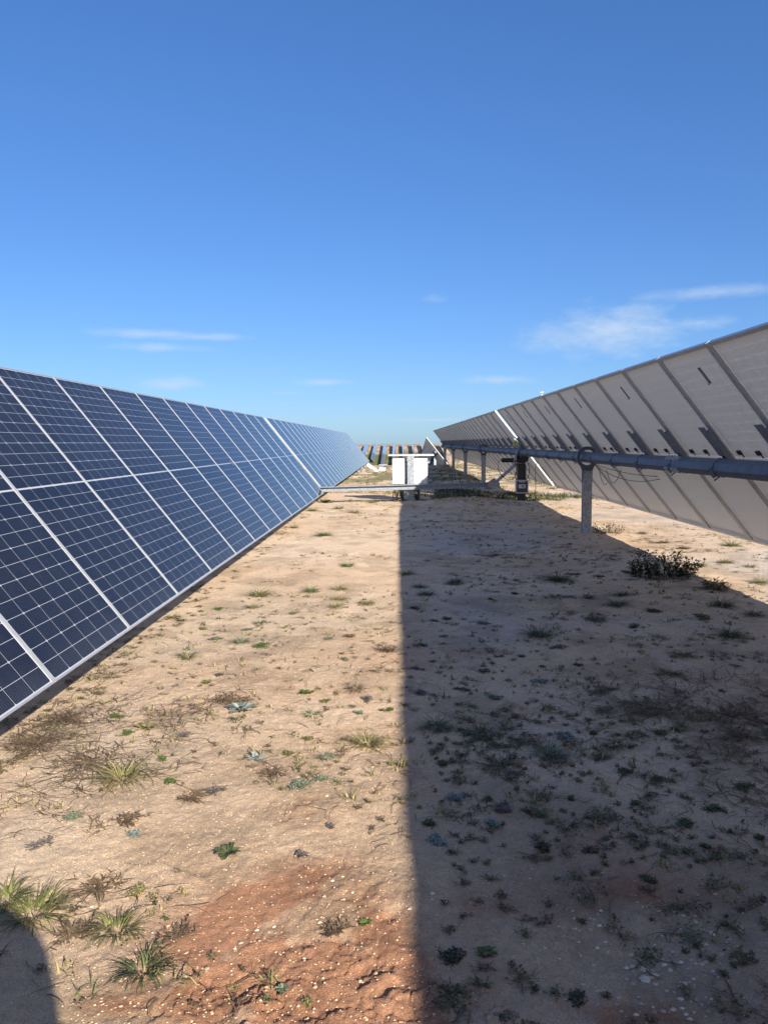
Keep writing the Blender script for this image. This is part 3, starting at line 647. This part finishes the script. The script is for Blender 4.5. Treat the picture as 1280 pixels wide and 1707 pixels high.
#PLANTS
# ------------------------------------------------------------------ plants
def leafmat(name, c1, c2, rough=.6):
    ma = bpy.data.materials.new(name); ma.use_nodes = True; t = ma.node_tree; b = t.nodes['Principled BSDF']
    a = N(t, 'ShaderNodeAttribute', attribute_name='tone'); mx = N(t, 'ShaderNodeMixRGB')
    mx.inputs[1].default_value = (*c1, 1); mx.inputs[2].default_value = (*c2, 1); t.links.new(a.outputs['Fac'], mx.inputs[0])
    t.links.new(mx.outputs[0], b.inputs['Base Color']); b.inputs['Roughness'].default_value = rough; b.inputs['Specular IOR Level'].default_value = .25
    return ma
K = {'green': leafmat('grass_green', (.06, .075, .02), (.27, .25, .09)), 'olive': leafmat('grass_olive', (.09, .10, .03), (.40, .32, .14)),
     'dark': leafmat('grass_dark_green', (.025, .04, .018), (.15, .16, .065)), 'brown': leafmat('dead_stalk', (.06, .035, .02), (.26, .18, .10)),
     'bright': leafmat('clover_green', (.055, .09, .02), (.15, .19, .055)), 'grey': leafmat('leaf_grey_green', (.09, .11, .06), (.26, .29, .19)),
     'blue': leafmat('leaf_blue_grey', (.12, .14, .12), (.30, .33, .29)), 'purple': leafmat('leaf_purple_grey', (.07, .055, .05), (.24, .20, .18)),
     'bush': leafmat('bush_dark', (.02, .022, .014), (.11, .10, .05))}
class PM(MB):
    def __init__(s): super().__init__(); s.t = []
    def q(s, vs, fs, t):
        s.t += [t]*len(vs); s.add(vs, fs)
    def done(s, name, m):
        o = s.build(name, m, smooth=False)
        a = o.data.attributes.new('tone', 'FLOAT', 'POINT'); a.data.foreach_set('value', s.t)
        return o
def blade(pm, p, az, el, L_, w, droop, t, n=4, wave=0):
    ca, sa = math.cos(az), math.sin(az); vs = []; x, y, z = p; e = el; a = az
    for i in range(n+1):
        f = i/n; ww = w*(1-f**1.6)*.5+.0004
        vs += [(x-sa*ww, y+ca*ww, z), (x+sa*ww, y-ca*ww, z)]
        st_ = L_/n; x += math.cos(a)*math.cos(e)*st_; y += math.sin(a)*math.cos(e)*st_; z = max(z+math.sin(e)*st_, p[2]+.002 if e < 0 else -9); e -= droop/n; a += wave*rnd.uniform(-1, 1)
    pm.q(vs, [(2*i, 2*i+1, 2*i+3, 2*i+2) for i in range(n)], t)
def leaf(pm, p, az, el, L_, w, t, cup=.3):
    d = Vector((math.cos(az)*math.cos(el), math.sin(az)*math.cos(el), math.sin(el))); sd = Vector((-math.sin(az), math.cos(az), 0)); u = sd.cross(d)*-1
    p = Vector(p); vs = [p, p+d*L_*.35+sd*w*.4+u*w*cup*.4, p+d*L_*.4, p+d*L_*.35-sd*w*.4+u*w*cup*.4, p+d*L_*.75+sd*w*.5+u*w*cup*.5, p+d*L_*.78, p+d*L_*.75-sd*w*.5+u*w*cup*.5, p+d*L_-u*L_*.06]
    pm.q(vs, [(0, 2, 1), (0, 3, 2), (1, 2, 5, 4), (2, 3, 6, 5), (4, 5, 7), (5, 6, 7)], t)
def grass(pm, c, r, dens=1.0, h=.7, at_=None):
    x0, y0, z0 = c; n = int(max(26, 190*dens*(r/.12)**.6))
    for i in range(n):
        a = rnd.uniform(0, 6.283); q = r*.28*math.sqrt(rnd.random()); bx, by = x0+math.cos(a)*q*rnd.uniform(.3, 1.6), y0+math.sin(a)*q
        az = a+rnd.gauss(0, .7); el = rnd.uniform(.08, .95)
        blade(pm, (bx, by, z0-.004), az, el, r*rnd.uniform(.45, 1.15)*(1 if el < .8 else h), rnd.uniform(.0014, .0030)*(1+r*4)*.8, rnd.uniform(.5, 1.7), rnd.random()**1.4, 4, .12)
def rosette(pm, c, r, n=26, lw=.35, lift=.25):
    x0, y0, z0 = c
    for i in range(n):
        a = rnd.uniform(0, 6.283); L_ = r*rnd.uniform(.4, .9)
        leaf(pm, (x0+rnd.gauss(0, r*.12), y0+rnd.gauss(0, r*.12), z0+.003), a, rnd.uniform(.02, lift*2), L_, L_*lw*rnd.uniform(.7, 1.2), rnd.random())
def mat_(pm, c, r, n=None, ls=.012):
    x0, y0, z0 = c; n = n or int(110+2400*r)
    cen = [(x0, y0)]; dr = rnd.uniform(0, 6.28)
    for _ in range(max(5, int(min(r, .12)*80))):
        bx_, by_ = rnd.choice(cen); aa = dr+rnd.choice((0, 3.14))+rnd.gauss(0, .8); q_ = r*rnd.uniform(.15, .42); nx, ny = bx_+math.cos(aa)*q_, by_+math.sin(aa)*q_
        if math.hypot(nx-x0, ny-y0) < r: cen.append((nx, ny))
    for i in range(n):
        cx_, cy_ = rnd.choice(cen); x = cx_+rnd.gauss(0, r*.13); y = cy_+rnd.gauss(0, r*.13)
        l = ls*rnd.uniform(.5, 1.3); leaf(pm, (x, y, z0+rnd.uniform(0, .012)), rnd.uniform(0, 6.28), rnd.uniform(-.1, .45), l, l*.6, rnd.random())
def stems(pm, c, r, n=24, th=.0019, up_=.16, twig=3):
    x0, y0, z0 = c
    for i in range(n):
        a = rnd.uniform(0, 6.283); q = rnd.random()*r*.35; p = [x0+math.cos(a)*q, y0+math.sin(a)*q, z0+.004]; az = rnd.uniform(0, 6.283); L_ = r*rnd.uniform(.4, 1.0); el = rnd.uniform(0, up_)
        t = rnd.random(); blade(pm, p, az, el, L_, th*2, el*2.2, t, 7, .35)
        for k_ in range(twig):
            f = rnd.uniform(.15, .8)*L_; blade(pm, (p[0]+math.cos(az)*f, p[1]+math.sin(az)*f, p[2]+.004+el*f*.3), az+rnd.choice((-1, 1))*rnd.uniform(.4, 1.2), rnd.uniform(0, up_*1.5), L_*.35, th*1.5, .4, t, 4, .3)
def bush(pm, c, r, h, n=46, lv=34):
    x0, y0, z0 = c
    for i in range(n):
        a = rnd.uniform(0, 6.283); q = r*.85*math.sqrt(rnd.random()); x, y = x0+math.cos(a)*q, y0+math.sin(a)*q*.6
        L_ = h*rnd.uniform(.45, 1.05)*(1-.35*q/r); el = rnd.uniform(.9, 1.5); az = a+rnd.gauss(0, .5)
        blade(pm, (x, y, z0), az, el, L_, .006, .4, .2+.3*rnd.random(), 5, .2)
        for k_ in range(lv):
            f = rnd.uniform(.08, 1)*L_; leaf(pm, (x+math.cos(az)*math.cos(el)*f+rnd.gauss(0, .014), y+math.sin(az)*math.cos(el)*f+rnd.gauss(0, .014), z0+math.sin(el)*f), rnd.uniform(0, 6.28), rnd.uniform(-.5, 1), rnd.uniform(.022, .045), .02, rnd.random())
LOOK = {'green': 'green', 'olive': 'olive and straw', 'dark': 'dark green', 'brown': 'dry brown', 'bright': 'bright green', 'grey': 'grey green', 'blue': 'blue grey', 'purple': 'purplish grey', 'bush': 'dark'}
KIND = {'g': ('grass_tuft', 'grass tuft', 'grass'), 'r': ('weed_rosette', 'flat leafed weed', 'weed'), 'm': ('weed_mat', 'mat of tiny leaves', 'weed'), 's': ('dead_stems', 'tangle of thin dead stems', 'dead plant'), 'b': ('low_bush', 'low bush', 'bush')}
def plant(px, py, wpx, kind, tone, label=None):
    x, y, z = at(px, py); r = wpx/2/F*math.hypot(x, y); pm = PM(); c = (0, 0, 0)
    if kind == 'g': grass(pm, c, r*(1.3 if r < .10 else .98))
    elif kind == 'r':
        rosette(pm, c, r*1.2, 34); rosette(pm, (r*.35, r*.2, 0), r*.5, 9)
    elif kind == 'm':
        r = min(r, .3)
        mat_(pm, c, r*1.0, ls=.008+.035*r); stems(pm, c, r*.9, 6, .0015, .25, 1)
    elif kind == 's': stems(pm, c, r*1.1, int(24+150*r), .0022)
    elif kind == 'b': bush(pm, c, r*1.05, r*1.0, 66 if tone == 'bush' else 26, 24 if tone == 'bush' else 8)
    o = pm.done(KIND[kind][0], K[tone]); o.location = (x, y, z-.002)
    shade = (px > 690 and not (px > 1000 and py < 900+ (px-1042)*.44)) if py > 830 else False
    if label: tag(o, label, KIND[kind][2])
    else:
        far_ = 'far' if py < 1010 else 'middle' if py < 1250 else 'near'
        where = ('on shaded sand, %s right half' % far_) if shade else ('on sunlit sand under the grey row' if px > 760 else 'on sunlit sand, %s left half' % far_)
        small = 'small ' if wpx <= 45 else ''
        tag(o, '%s%s %s %s' % (small, LOOK[tone], KIND[kind][1], where), KIND[kind][2], '%s%s %s plants %s' % (small, LOOK[tone], KIND[kind][0].replace('_', ' '), where))
    return o
PL = [
 (205,1300,135,'g','olive','big sprawling straw and olive grass tuft, highest of the big tufts left of centre'), (55,1525,150,'g','green','wide yellow green grass tuft at the left frame edge above the person shadow'),
 (10,1500,90,'g','green','green tuft cut by the left frame edge, beside the wide yellow green one'), (195,1552,95,'g','green','green grass tuft just right of the person shadow tip, above the dark one'),
 (238,1618,135,'g','dark','dark green spiky grass tuft, lowest of the big tufts, right of the person shadow'), (120,1560,100,'s','brown','dry brown sprawling stems between the yellow green tuft and the middle tuft'),
 (500,1308,85,'m','grey','grey green leafy mat just above the crumbled orange soil hollow'), (455,1290,60,'s','brown',None), (540,1300,50,'m','grey',None), (612,1240,95,'g','olive','brownish olive tuft near the shadow edge above the centre of the strip bottom'),
 (285,1304,36,'m','bright','small bright green mat touching the right tips of the big straw tuft'), (120,1366,55,'m','grey',None), (60,1412,60,'m','purple','lavender grey weed sprig near the left frame edge'), (218,1392,48,'m','blue','blue green mat below the big straw tuft'), (210,1370,70,'s','brown',None),
 (380,1422,48,'r','dark','dark narrow leafed weed alone on smooth sand in the lower middle left'), (500,1426,42,'m','purple',None), (552,1380,22,'m','purple',None), (470,1650,30,'r','grey','grey green star shaped weed in the red soil near the bottom'), (608,1540,26,'r','bright','bright yellow green weed beside the dark holes in the red soil'), (512,1676,30,'m','olive',None), (560,1550,60,'s','brown',None),
 (300,1230,50,'m','purple',None), (270,1268,34,'m','bright',None), (425,1266,36,'r','blue',None), (212,1224,36,'m','bright',None), (245,1214,34,'r','olive',None), (190,1197,42,'m','bright',None), (150,1270,160,'s','brown','wide tangle of long thin dead stems below the blue row bottom edge'), (60,1240,160,'s','brown',None), (110,1200,120,'s','brown',None), (320,1330,60,'s','brown',None), (360,1320,60,'m','purple',None), (165,1480,110,'s','brown',None), (230,1490,60,'m','olive',None), (300,1560,80,'s','brown',None),
 (540,893,52,'g','bright','green grass tuft alone on pale sand, farthest bright tuft left of the shadow edge'), (580,944,42,'g','bright',None), (432,993,72,'g','green','widest green tuft close beside the lower edge of the blue row'), (518,986,45,'g','bright',None), (564,983,36,'g','olive',None), (566,1000,42,'g','olive',None), (560,1012,32,'g','olive',None), (612,1007,36,'g','olive',None),
 (361,1015,36,'m','bright',None), (420,1013,42,'g','olive',None), (488,1023,32,'m','grey',None), (416,1050,34,'m','grey',None), (433,1040,28,'g','grey',None), (358,1067,42,'m','grey',None), (402,1071,46,'g','grey',None), (336,1020,18,'m','green',None), (336,1048,28,'m','green',None),
 (440,1080,66,'m','bright','bright green leafy mat with brown tip in the middle of the sunlit sand'), (550,1066,34,'m','grey',None), (585,1061,44,'m','brown',None), (646,1085,44,'g','brown','rusty brown grass tuft nearly touching the shadow edge'), (576,1099,30,'m','grey',None), (312,1096,58,'g','green','green tuft below the fifth frame seam of the blue row'), (342,1137,32,'m','green',None), (368,1125,26,'m','purple',None),
 (385,1168,120,'m','brown','dead brown mat around a pale silvery weed'), (400,1184,52,'r','blue','pale silvery blue leaf rosette in front of the dead brown mat'), (511,1156,32,'r','bright','bright green broad leafed weed in the centre of the sunlit sand'), (540,1171,34,'m','green',None), (592,1149,38,'g','brown',None), (616,1165,44,'m','purple',None), (516,1192,32,'g','grey',None), (512,1233,36,'m','olive',None), (478,1257,36,'m','green',None), (543,1264,38,'g','grey',None), (655,1276,26,'m','olive',None), (597,1190,30,'m','grey',None), (650,1184,24,'m','bright',None),
 (545,838,30,'r','dark','dark leafy plant under the lower corner of the blue row beside the beam'), (520,852,40,'g','green',None), (565,848,38,'g','olive',None), (590,855,34,'g','olive',None), (664,831,18,'g','bright','small bright green clump at the foot of the cabinet stand'), (490,880,30,'g','green',None), (290,1030,30,'g','green',None), (620,838,30,'g','olive',None),
 (1109,962,105,'b','bush','large dark leafy bush on the shadow edge right of the post'), (1195,982,40,'b','brown','small twiggy bush between the large dark bush and the right frame edge'), (1012,890,50,'b','brown','dead reddish shrub at the foot of the nearest post'), (960,880,22,'s','brown',None),
 (930,968,84,'g','dark','dark wide grass tuft on shaded sand left of the large dark bush'), (981,997,38,'g','dark',None), (994,1035,52,'g','dark','spiky dark tuft below the large dark bush, left of it'), (1030,1009,64,'g','dark',None), (1037,992,46,'g','dark',None), (900,1060,84,'g','dark','broad dark tuft in the middle of the shaded sand'), (935,1079,42,'m','purple',None), (1057,1046,46,'m','dark',None), (1217,1060,74,'g','dark','dense dark tuft near the right frame edge on the shaded sand'), (1204,1010,70,'g','dark',None), (1257,1026,52,'g','dark',None), (1172,1031,62,'m','dark',None), (1086,1018,60,'m','dark',None), (955,958,40,'m','dark',None), (1000,962,36,'m','dark',None), (1045,955,50,'m','dark',None),
 (1221,910,52,'g','green',None), (1211,938,42,'g','green',None), (1165,943,38,'g','bright',None), (1267,972,48,'g','green',None), (1070,890,30,'g','olive',None), (1250,945,34,'g','olive',None), (1105,905,22,'g','brown',None), (1140,915,22,'g','brown',None),
 (1139,1092,64,'s','brown',None), (1116,1124,74,'s','brown',None), (998,1154,64,'s','brown',None), (1090,1184,200,'s','brown','widest tangle of dead stems on the shaded sand at the right'), (1220,1195,180,'s','brown',None), (1237,1226,94,'s','brown',None), (903,1112,16,'m','bright',None), (965,1110,30,'m','brown',None), (900,1138,52,'m','blue',None), (942,1230,62,'m','blue',None), (991,1223,32,'m','dark',None), (1096,1222,42,'m','dark',None), (1129,1218,26,'m','dark',None), (916,1260,72,'g','grey','grey green tuft below the blue grey mat on shaded sand'),
 (710,992,52,'g','dark',None), (678,957,44,'g','green',None), (698,979,42,'g','dark',None), (755,974,34,'g','dark',None), (760,971,34,'g','dark',None), (702,1076,38,'m','dark',None), (741,1061,28,'m','blue',None), (748,1032,38,'m','dark',None), (688,1013,36,'m','dark',None), (691,1115,30,'m','purple',None), (700,1157,54,'m','purple',None), (726,1214,84,'g','dark','dark tuft just inside the shadow edge, widest along it'), (720,1035,30,'m','grey',None), (820,1000,24,'m','dark',None), (860,990,26,'m','dark',None), (805,1040,40,'m','grey',None), (870,1095,30,'m','grey',None),
 (795,1224,64,'g','dark',None), (735,1274,42,'m','dark',None), (830,1277,110,'s','brown',None), (850,1268,50,'m','dark',None), (915,1262,50,'m','dark',None), (755,1335,64,'m','blue',None), (835,1347,58,'m','purple','dark purplish mat in the lower shaded sand'), (820,1372,46,'m','blue',None), (903,1363,30,'m','bright','small green mat right of the purplish mat on the shaded sand'), (712,1374,40,'m','dark',None), (735,1408,78,'m','blue','pale blue grey leafy mat just inside the shadow edge'), (950,1333,22,'m','dark',None), (1045,1287,34,'m','dark',None), (1095,1301,44,'m','dark',None), (1185,1347,58,'m','dark',None), (1145,1374,52,'m','dark',None), (1180,1416,24,'m','dark',None), (810,1588,38,'r','bright','green weed in the bottom shaded sand left of the pebbles'), (935,1226,40,'m','blue',None), (1235,1312,46,'m','dark',None), (1080,1468,42,'m','dark',None), (745,1598,90,'m','bush','dark dead mat beside the shadow edge near the bottom'), (960,1662,54,'m','bush',None), (1265,1400,30,'m','dark',None), (1240,1600,50,'s','brown',None), (905,1410,60,'m','bush',None), (980,1420,34,'m','bush',None), (1060,1340,30,'m','dark',None), (770,1150,40,'m','dark',None), (830,1165,50,'m','grey',None), (810,1120,44,'m','purple',None), (860,1195,40,'m','brown',None), (1000,1265,40,'s','brown',None),
]
for p in PL: plant(*p)
# near-uncountable ground cover: sprigs, dead straws, small tufts, thickening with distance
pm = {k_: PM() for k_ in ('green', 'olive', 'brown', 'dark')}
def cover(n, yr, xr, kind):
    for _ in range(n):
        y = yr[0]*(yr[1]/yr[0])**rnd.random(); x = rnd.uniform(*xr)*(1 if y > 12 else 1)
        f = float(fbm(np.array([x*.9]), np.array([y*.5]), 101, 3)[0])
        if f < .47 or abs(x) > .62*y+.3: continue
        yield x, y, f
def tiny(px_, x, y, z, r, k_):
    for _ in range(k_):
        a = rnd.uniform(0, 6.28); blade(px_, (x+rnd.gauss(0, r*.4), y+rnd.gauss(0, r*.4), z), a, rnd.uniform(.1, 1.2), r*rnd.uniform(.5, 1.2), .003+.0006*y, 1.0, rnd.random(), 2)
for x, y, f in cover(5200, (1.8, 17), (-3.4, 5), 0):
    z = gz(x, y); q = rnd.random(); key = 'brown' if q < .5 else 'dark' if q < .75 else 'olive'
    if q < .35:
        for _ in range(3): blade(pm['brown'], (x+rnd.gauss(0, .04), y+rnd.gauss(0, .04), z+.004), rnd.uniform(0, 6.28), rnd.uniform(0, .3), rnd.uniform(.05, .16), .0028, .5, rnd.random(), 6, .4)
    elif q < .7: mat_(pm[key], (x, y, z), rnd.uniform(.012, .04), 22, .008)
    else: tiny(pm[key], x, y, z, rnd.uniform(.02, .05), 12)
for x, y, f in cover(2200, (22, 50), (-5, 10), 1):
    tiny(pm['green' if rnd.random() < .45 else 'olive' if rnd.random() < .6 else 'dark'], x, y, gz(x, y), rnd.uniform(.06, .14), 12)
for x, y, f in cover(700, (17.6, 23), (1.0, 5), 1): tiny(pm['dark'], x, y, gz(x, y), rnd.uniform(.07, .2), 16)
for x, y, f in cover(500, (17.6, 22), (-2.5, 1), 1): tiny(pm['olive'], x, y, gz(x, y), rnd.uniform(.05, .1), 12)
def shag(x, y, r, key, n):
    z = gz(x, y); mat_(pm[key], (x, y, z), r, n, .007+.03*r); stems(pm['brown'], (x, y, z), r*1.2, 5, .0016, .12, 2)
_c = []
for _ in range(250): _y = 1.5*10**rnd.random(); _c.append((rnd.uniform(.1, .55*_y+.2), _y, rnd.uniform(.05, .35)*(1+.05*_y)))
for _ in range(1700):
    cx_, cy_, cr_ = rnd.choice(_c[:70] if rnd.random() < .75 else _c); x = cx_+rnd.gauss(0, cr_)*1.6; y = cy_+rnd.gauss(0, cr_)
    if x < .1+.012*y or y < 1.4 or abs(x) > .62*y+.3 or (y < 2.5 and rnd.random() < .65): continue
    sz = .013*2.2**(rnd.gauss(1, .95)); shag(x, y, min(sz, .11)*(1+.05*y), 'dark' if rnd.random() < .55 else 'brown', int(20+600*min(sz, .11)))
for _ in range(220):  # dark weeds added under the left row to deepen its shadow strip
    y = 2.6*(15/2.6)**rnd.random(); shag(rnd.uniform(-2.0, -1.62), y, rnd.uniform(.03, .09), 'dark' if rnd.random() < .6 else 'brown', 50)
for x, y, f in cover(420, (2.2, 12), (-3, .1), 0): shag(x, y, rnd.uniform(.015, .05)*(1+.04*y), 'brown' if rnd.random() < .5 else 'olive', rnd.randint(15, 45))
for i in range(26):                                             # long dead runners creeping over the sand below the blue row
    x = rnd.uniform(-1.7, -.9); y = rnd.uniform(2.6, 4.2); stems(pm['brown'], (x, y, gz(x, y)), rnd.uniform(.15, .35), 7, .0016, .06, 3)
for i in range(30):
    x = rnd.uniform(.9, 2.1); y = rnd.uniform(2.9, 4.6); stems(pm['brown'], (x, y, gz(x, y)), rnd.uniform(.2, .45), 9, .0018, .06, 3)
NMS = {'green': 'green grass blades thickening towards the far end of the strip', 'olive': 'short olive growth scattered thinly over the sand', 'brown': 'dry brown straws and sprigs scattered over the sand', 'dark': 'dark low growth scattered over the sand'}
for k_, p in pm.items():
    o = p.done('ground_cover', K[k_]); tag(o, NMS[k_], 'ground cover', kind='stuff')
# ------------------------------------------------------------------ loose stones
def stone(pm_, x, y, z, r, fl=.6):
    a0 = rnd.uniform(0, 6.28); e = rnd.uniform(.6, 1); vs = []
    for ring, (rr, zz) in enumerate(((.75, -.2), (1, .25), (.6, .75))):
        for i in range(6):
            a = a0+i*1.047+ring*.5; k_ = r*rr*rnd.uniform(.8, 1.15); vs.append((x+math.cos(a)*k_, y+math.sin(a)*k_*e, z+r*fl*zz))
    vs.append((x, y, z+r*fl*rnd.uniform(.85, 1)))
    fs = [(i, (i+1) % 6, 6+(i+1) % 6, 6+i) for i in range(6)]+[(6+i, 6+(i+1) % 6, 12+(i+1) % 6, 12+i) for i in range(6)]+[(12+i, 12+(i+1) % 6, 18) for i in range(6)]
    pm_.q(vs, fs, rnd.random())
K['stone'] = leafmat('pale_stone', (.36, .27, .18), (.66, .57, .45), .85); K['clod'] = leafmat('soil_clod', (.42, .27, .16), (.62, .46, .29), .95)
pa, pb = PM(), PM()
for i in range(14000):
    y = 1.5*(9/1.5)**(rnd.random()**1.2); x = rnd.uniform(-.6*y-.2, .6*y+.2); z = gz(x, y)
    (stone(pa, x, y, z-.001, rnd.uniform(.0008, .0022)*(1+.14*y)*(1.9 if rnd.random() < .04 else 1)) if rnd.random() < (.6 if x > .1 and y < 2.8 else .05) else stone(pb, x, y, z, rnd.uniform(.001, .0032)*(1+.14*y), .8))
for px, py, n, sp_ in ((1170, 1600, 26, 40), (1060, 1650, 40, 60), (1090, 1540, 30, 70), (940, 1590, 26, 45), (975, 1545, 12, 20), (1130, 1680, 20, 40), (1200, 1510, 20, 60), (880, 1460, 14, 50), (1075, 1620, 14, 20), (720, 1500, 8, 30), (400, 1560, 14, 120)):
    for _ in range(n):
        x, y, z = at(px+rnd.gauss(0, sp_), py+rnd.gauss(0, sp_*.6)); stone(pa, x, y, z, rnd.uniform(.003, .009), .6)
for i in range(260):
    px, py, rx, ry, s_ = rnd.choice(cl); a, b_ = gpt(px, py); x = a+rnd.gauss(0, rx*.6); y = b_+rnd.gauss(0, ry*.6)
    stone(pb, x, y, gz(x, y), rnd.uniform(.002, .007)*s_**.5, .8)
for i in range(160):
    x = 1.45+rnd.gauss(0, .5); y = 17.1+rnd.gauss(0, .6); stone(pb, x, y, gz(x, y), rnd.uniform(.02, .06), .7)
o = pa.done('gravel', K['stone']); tag(o, 'pale grit and pebbles strewn over the sand', 'gravel', kind='stuff')
o = pb.done('soil_crumbs', K['clod']); tag(o, 'crumbs and clods of loose soil on the sand', 'soil crumbs', kind='stuff')
x, y, z = at(811, 822); pw = PM(); stone(pw, 0, 0, 0, .11, .8); o = pw.done('stone', K['stone']); o.location = (x, y, z); tag(o, 'single pale stone on the mound under the strut of the beam', 'stone')
for px, py, r_, lb_ in ((865+0, 1632, .016, 'largest white pebble in the shaded bottom cluster'), (1187, 1558, .012, 'flat oval white pebble above the right bottom cluster'), (1225, 1603, .013, 'flat pale pebble nearest the right frame edge near the bottom'), (1074, 1618, .015, 'white pebble, upper of the bright pair in the bottom cluster'), (1001, 1545, .012, 'cream pebble left of the bright pair')):
    if px == 865: px, py = 1075, 1634
    x, y, z = at(px, py); pw = PM(); stone(pw, 0, 0, 0, r_, .6); o = pw.done('pebble', K['stone']); o.location = (x, y, z); tag(o, lb_, 'pebble')

# ------------------------------------------------------------------ the photographer, whose shadow enters at the lower left
M_skin = mat('skin', (.5, .3, .22), .5); M_jak = mat('jacket_cloth', (.05, .06, .09), .9); M_jean = mat('jeans_cloth', (.06, .08, .14), .9); M_hair = mat('hair_dark', (.03, .02, .015), .7)
def skin_fig(name, nodes, edges, m_, parent=None, sub=2):
    me = bpy.data.meshes.new(name); me.from_pydata([n[0] for n in nodes], edges, []); me.materials.append(m_)
    o = bpy.data.objects.new(name, me); C.objects.link(o); o.parent = parent
    sk = o.modifiers.new('skin', 'SKIN'); sk.use_smooth_shade = True
    if not me.skin_vertices: 
        bpy.context.view_layer.objects.active = o
    for i, n in enumerate(nodes):
        r_ = n[1] if isinstance(n[1], tuple) else (n[1], n[1]); me.skin_vertices[0].data[i].radius = r_
    me.skin_vertices[0].data[0].use_root = True
    ss = o.modifiers.new('sub', 'SUBSURF'); ss.levels = sub; ss.render_levels = sub
    return o
PXx, PYy = .165, -.60
body_n = [((0, 0, .95), (.17, .12)), ((0, 0, 1.12), (.18, .12)), ((0, .0, 1.28), (.21, .12)), ((-.01, -.01, 1.37), (.13, .09)), ((-.02, .005, 1.42), .055), ((-.03, .02, 1.50), (.078, .09)), ((-.03, .02, 1.58), (.075, .09)), ((-.03, .01, 1.62), (.05, .06)),
          ((-.20, .03, 1.33), .062), ((-.22, .26, 1.20), .048), ((-.19, .42, 1.26), .038), ((-.175, .50, 1.30), .028),
          ((.215, 0, 1.31), .068), ((.225, -.03, 1.06), .055), ((.24, .04, .88), .042), ((.24, .06, .81), .028),
          ((-.10, 0, .88), .095), ((-.12, .02, .50), .06), ((-.13, -.01, .10), .042), ((-.14, .13, .04), .035), ((.10, 0, .88), .095), ((.12, .02, .50), .06), ((.13, -.01, .10), .042), ((.14, .13, .04), .035)]
body_e = [(0, 1), (1, 2), (2, 3), (3, 4), (4, 5), (5, 6), (6, 7), (3, 8), (8, 9), (9, 10), (10, 11), (3, 12), (12, 13), (13, 14), (14, 15), (0, 16), (16, 17), (17, 18), (18, 19), (0, 20), (20, 21), (21, 22), (22, 23)]
z_ = gz(PXx, PYy)
pr_ = skin_fig('person', body_n, body_e, M_jak); pr_.location = (PXx, PYy, z_)
tag(pr_, 'standing person in dark jacket holding up a phone, throwing the shadow at the lower left', 'person')
hb = MB(); vs = []; nn_ = 14
for i in range(nn_+1):
    th = math.pi*.62*i/nn_
    for j in range(20):
        ph = 2*math.pi*j/20; vs.append((-.03+.092*math.sin(th)*math.cos(ph), .005+.108*math.sin(th)*math.sin(ph)-.018, 1.56+.105*math.cos(th)))
hb.add(vs, [(i*20+j, i*20+(j+1) % 20, (i+1)*20+(j+1) % 20, (i+1)*20+j) for i in range(nn_) for j in range(20)]); hb.build('hair', M_hair, pr_, smooth=True)
def hand(wrist, palm, fing, curl, thumb):
    nd = [(wrist, (.022, .03)), (palm, (.016, .034))]; ed = [(0, 1)]
    for q in range(4):
        b0 = len(nd); f0, f1, f2 = fing(q); nd += [(f0, .009), (f1, .0085), (f2, .0075)]; ed += [(1, b0), (b0, b0+1), (b0+1, b0+2)]
    b0 = len(nd); nd += [(thumb[0], .010), (thumb[1], .009)]; ed += [(1, b0), (b0, b0+1)]
    return skin_fig('hand', nd, ed, M_skin, pr_, 1)
hand((-.175, .50, 1.28), (-.19, .545, 1.285), lambda q: ((-.217, .565, 1.26+q*.018), (-.218, .585, 1.263+q*.018), (-.20, .592-.002*q, 1.265+q*.018)), 0, ((-.16, .555, 1.305), (-.147, .562, 1.322)))
hand((.24, .06, .81), (.24, .07, .74), lambda q: ((.242-.004*q, .04+q*.019, .695+.003*q), (.236, .045+q*.019, .665+.004*(q-1.5)**2), (.222, .05+q*.018, .645+.004*(q-1.5)**2)), 0, ((.222, .11, .735), (.212, .12, .705)))
b = MB(); b.box((0, 0, 0), (.070, .008, .148)); ph_ = b.build('phone', M_black, bevel=.002); ph_.location = (-.03, -.022, CH-.068); tag(ph_, 'black phone held up by the photographer', 'phone')
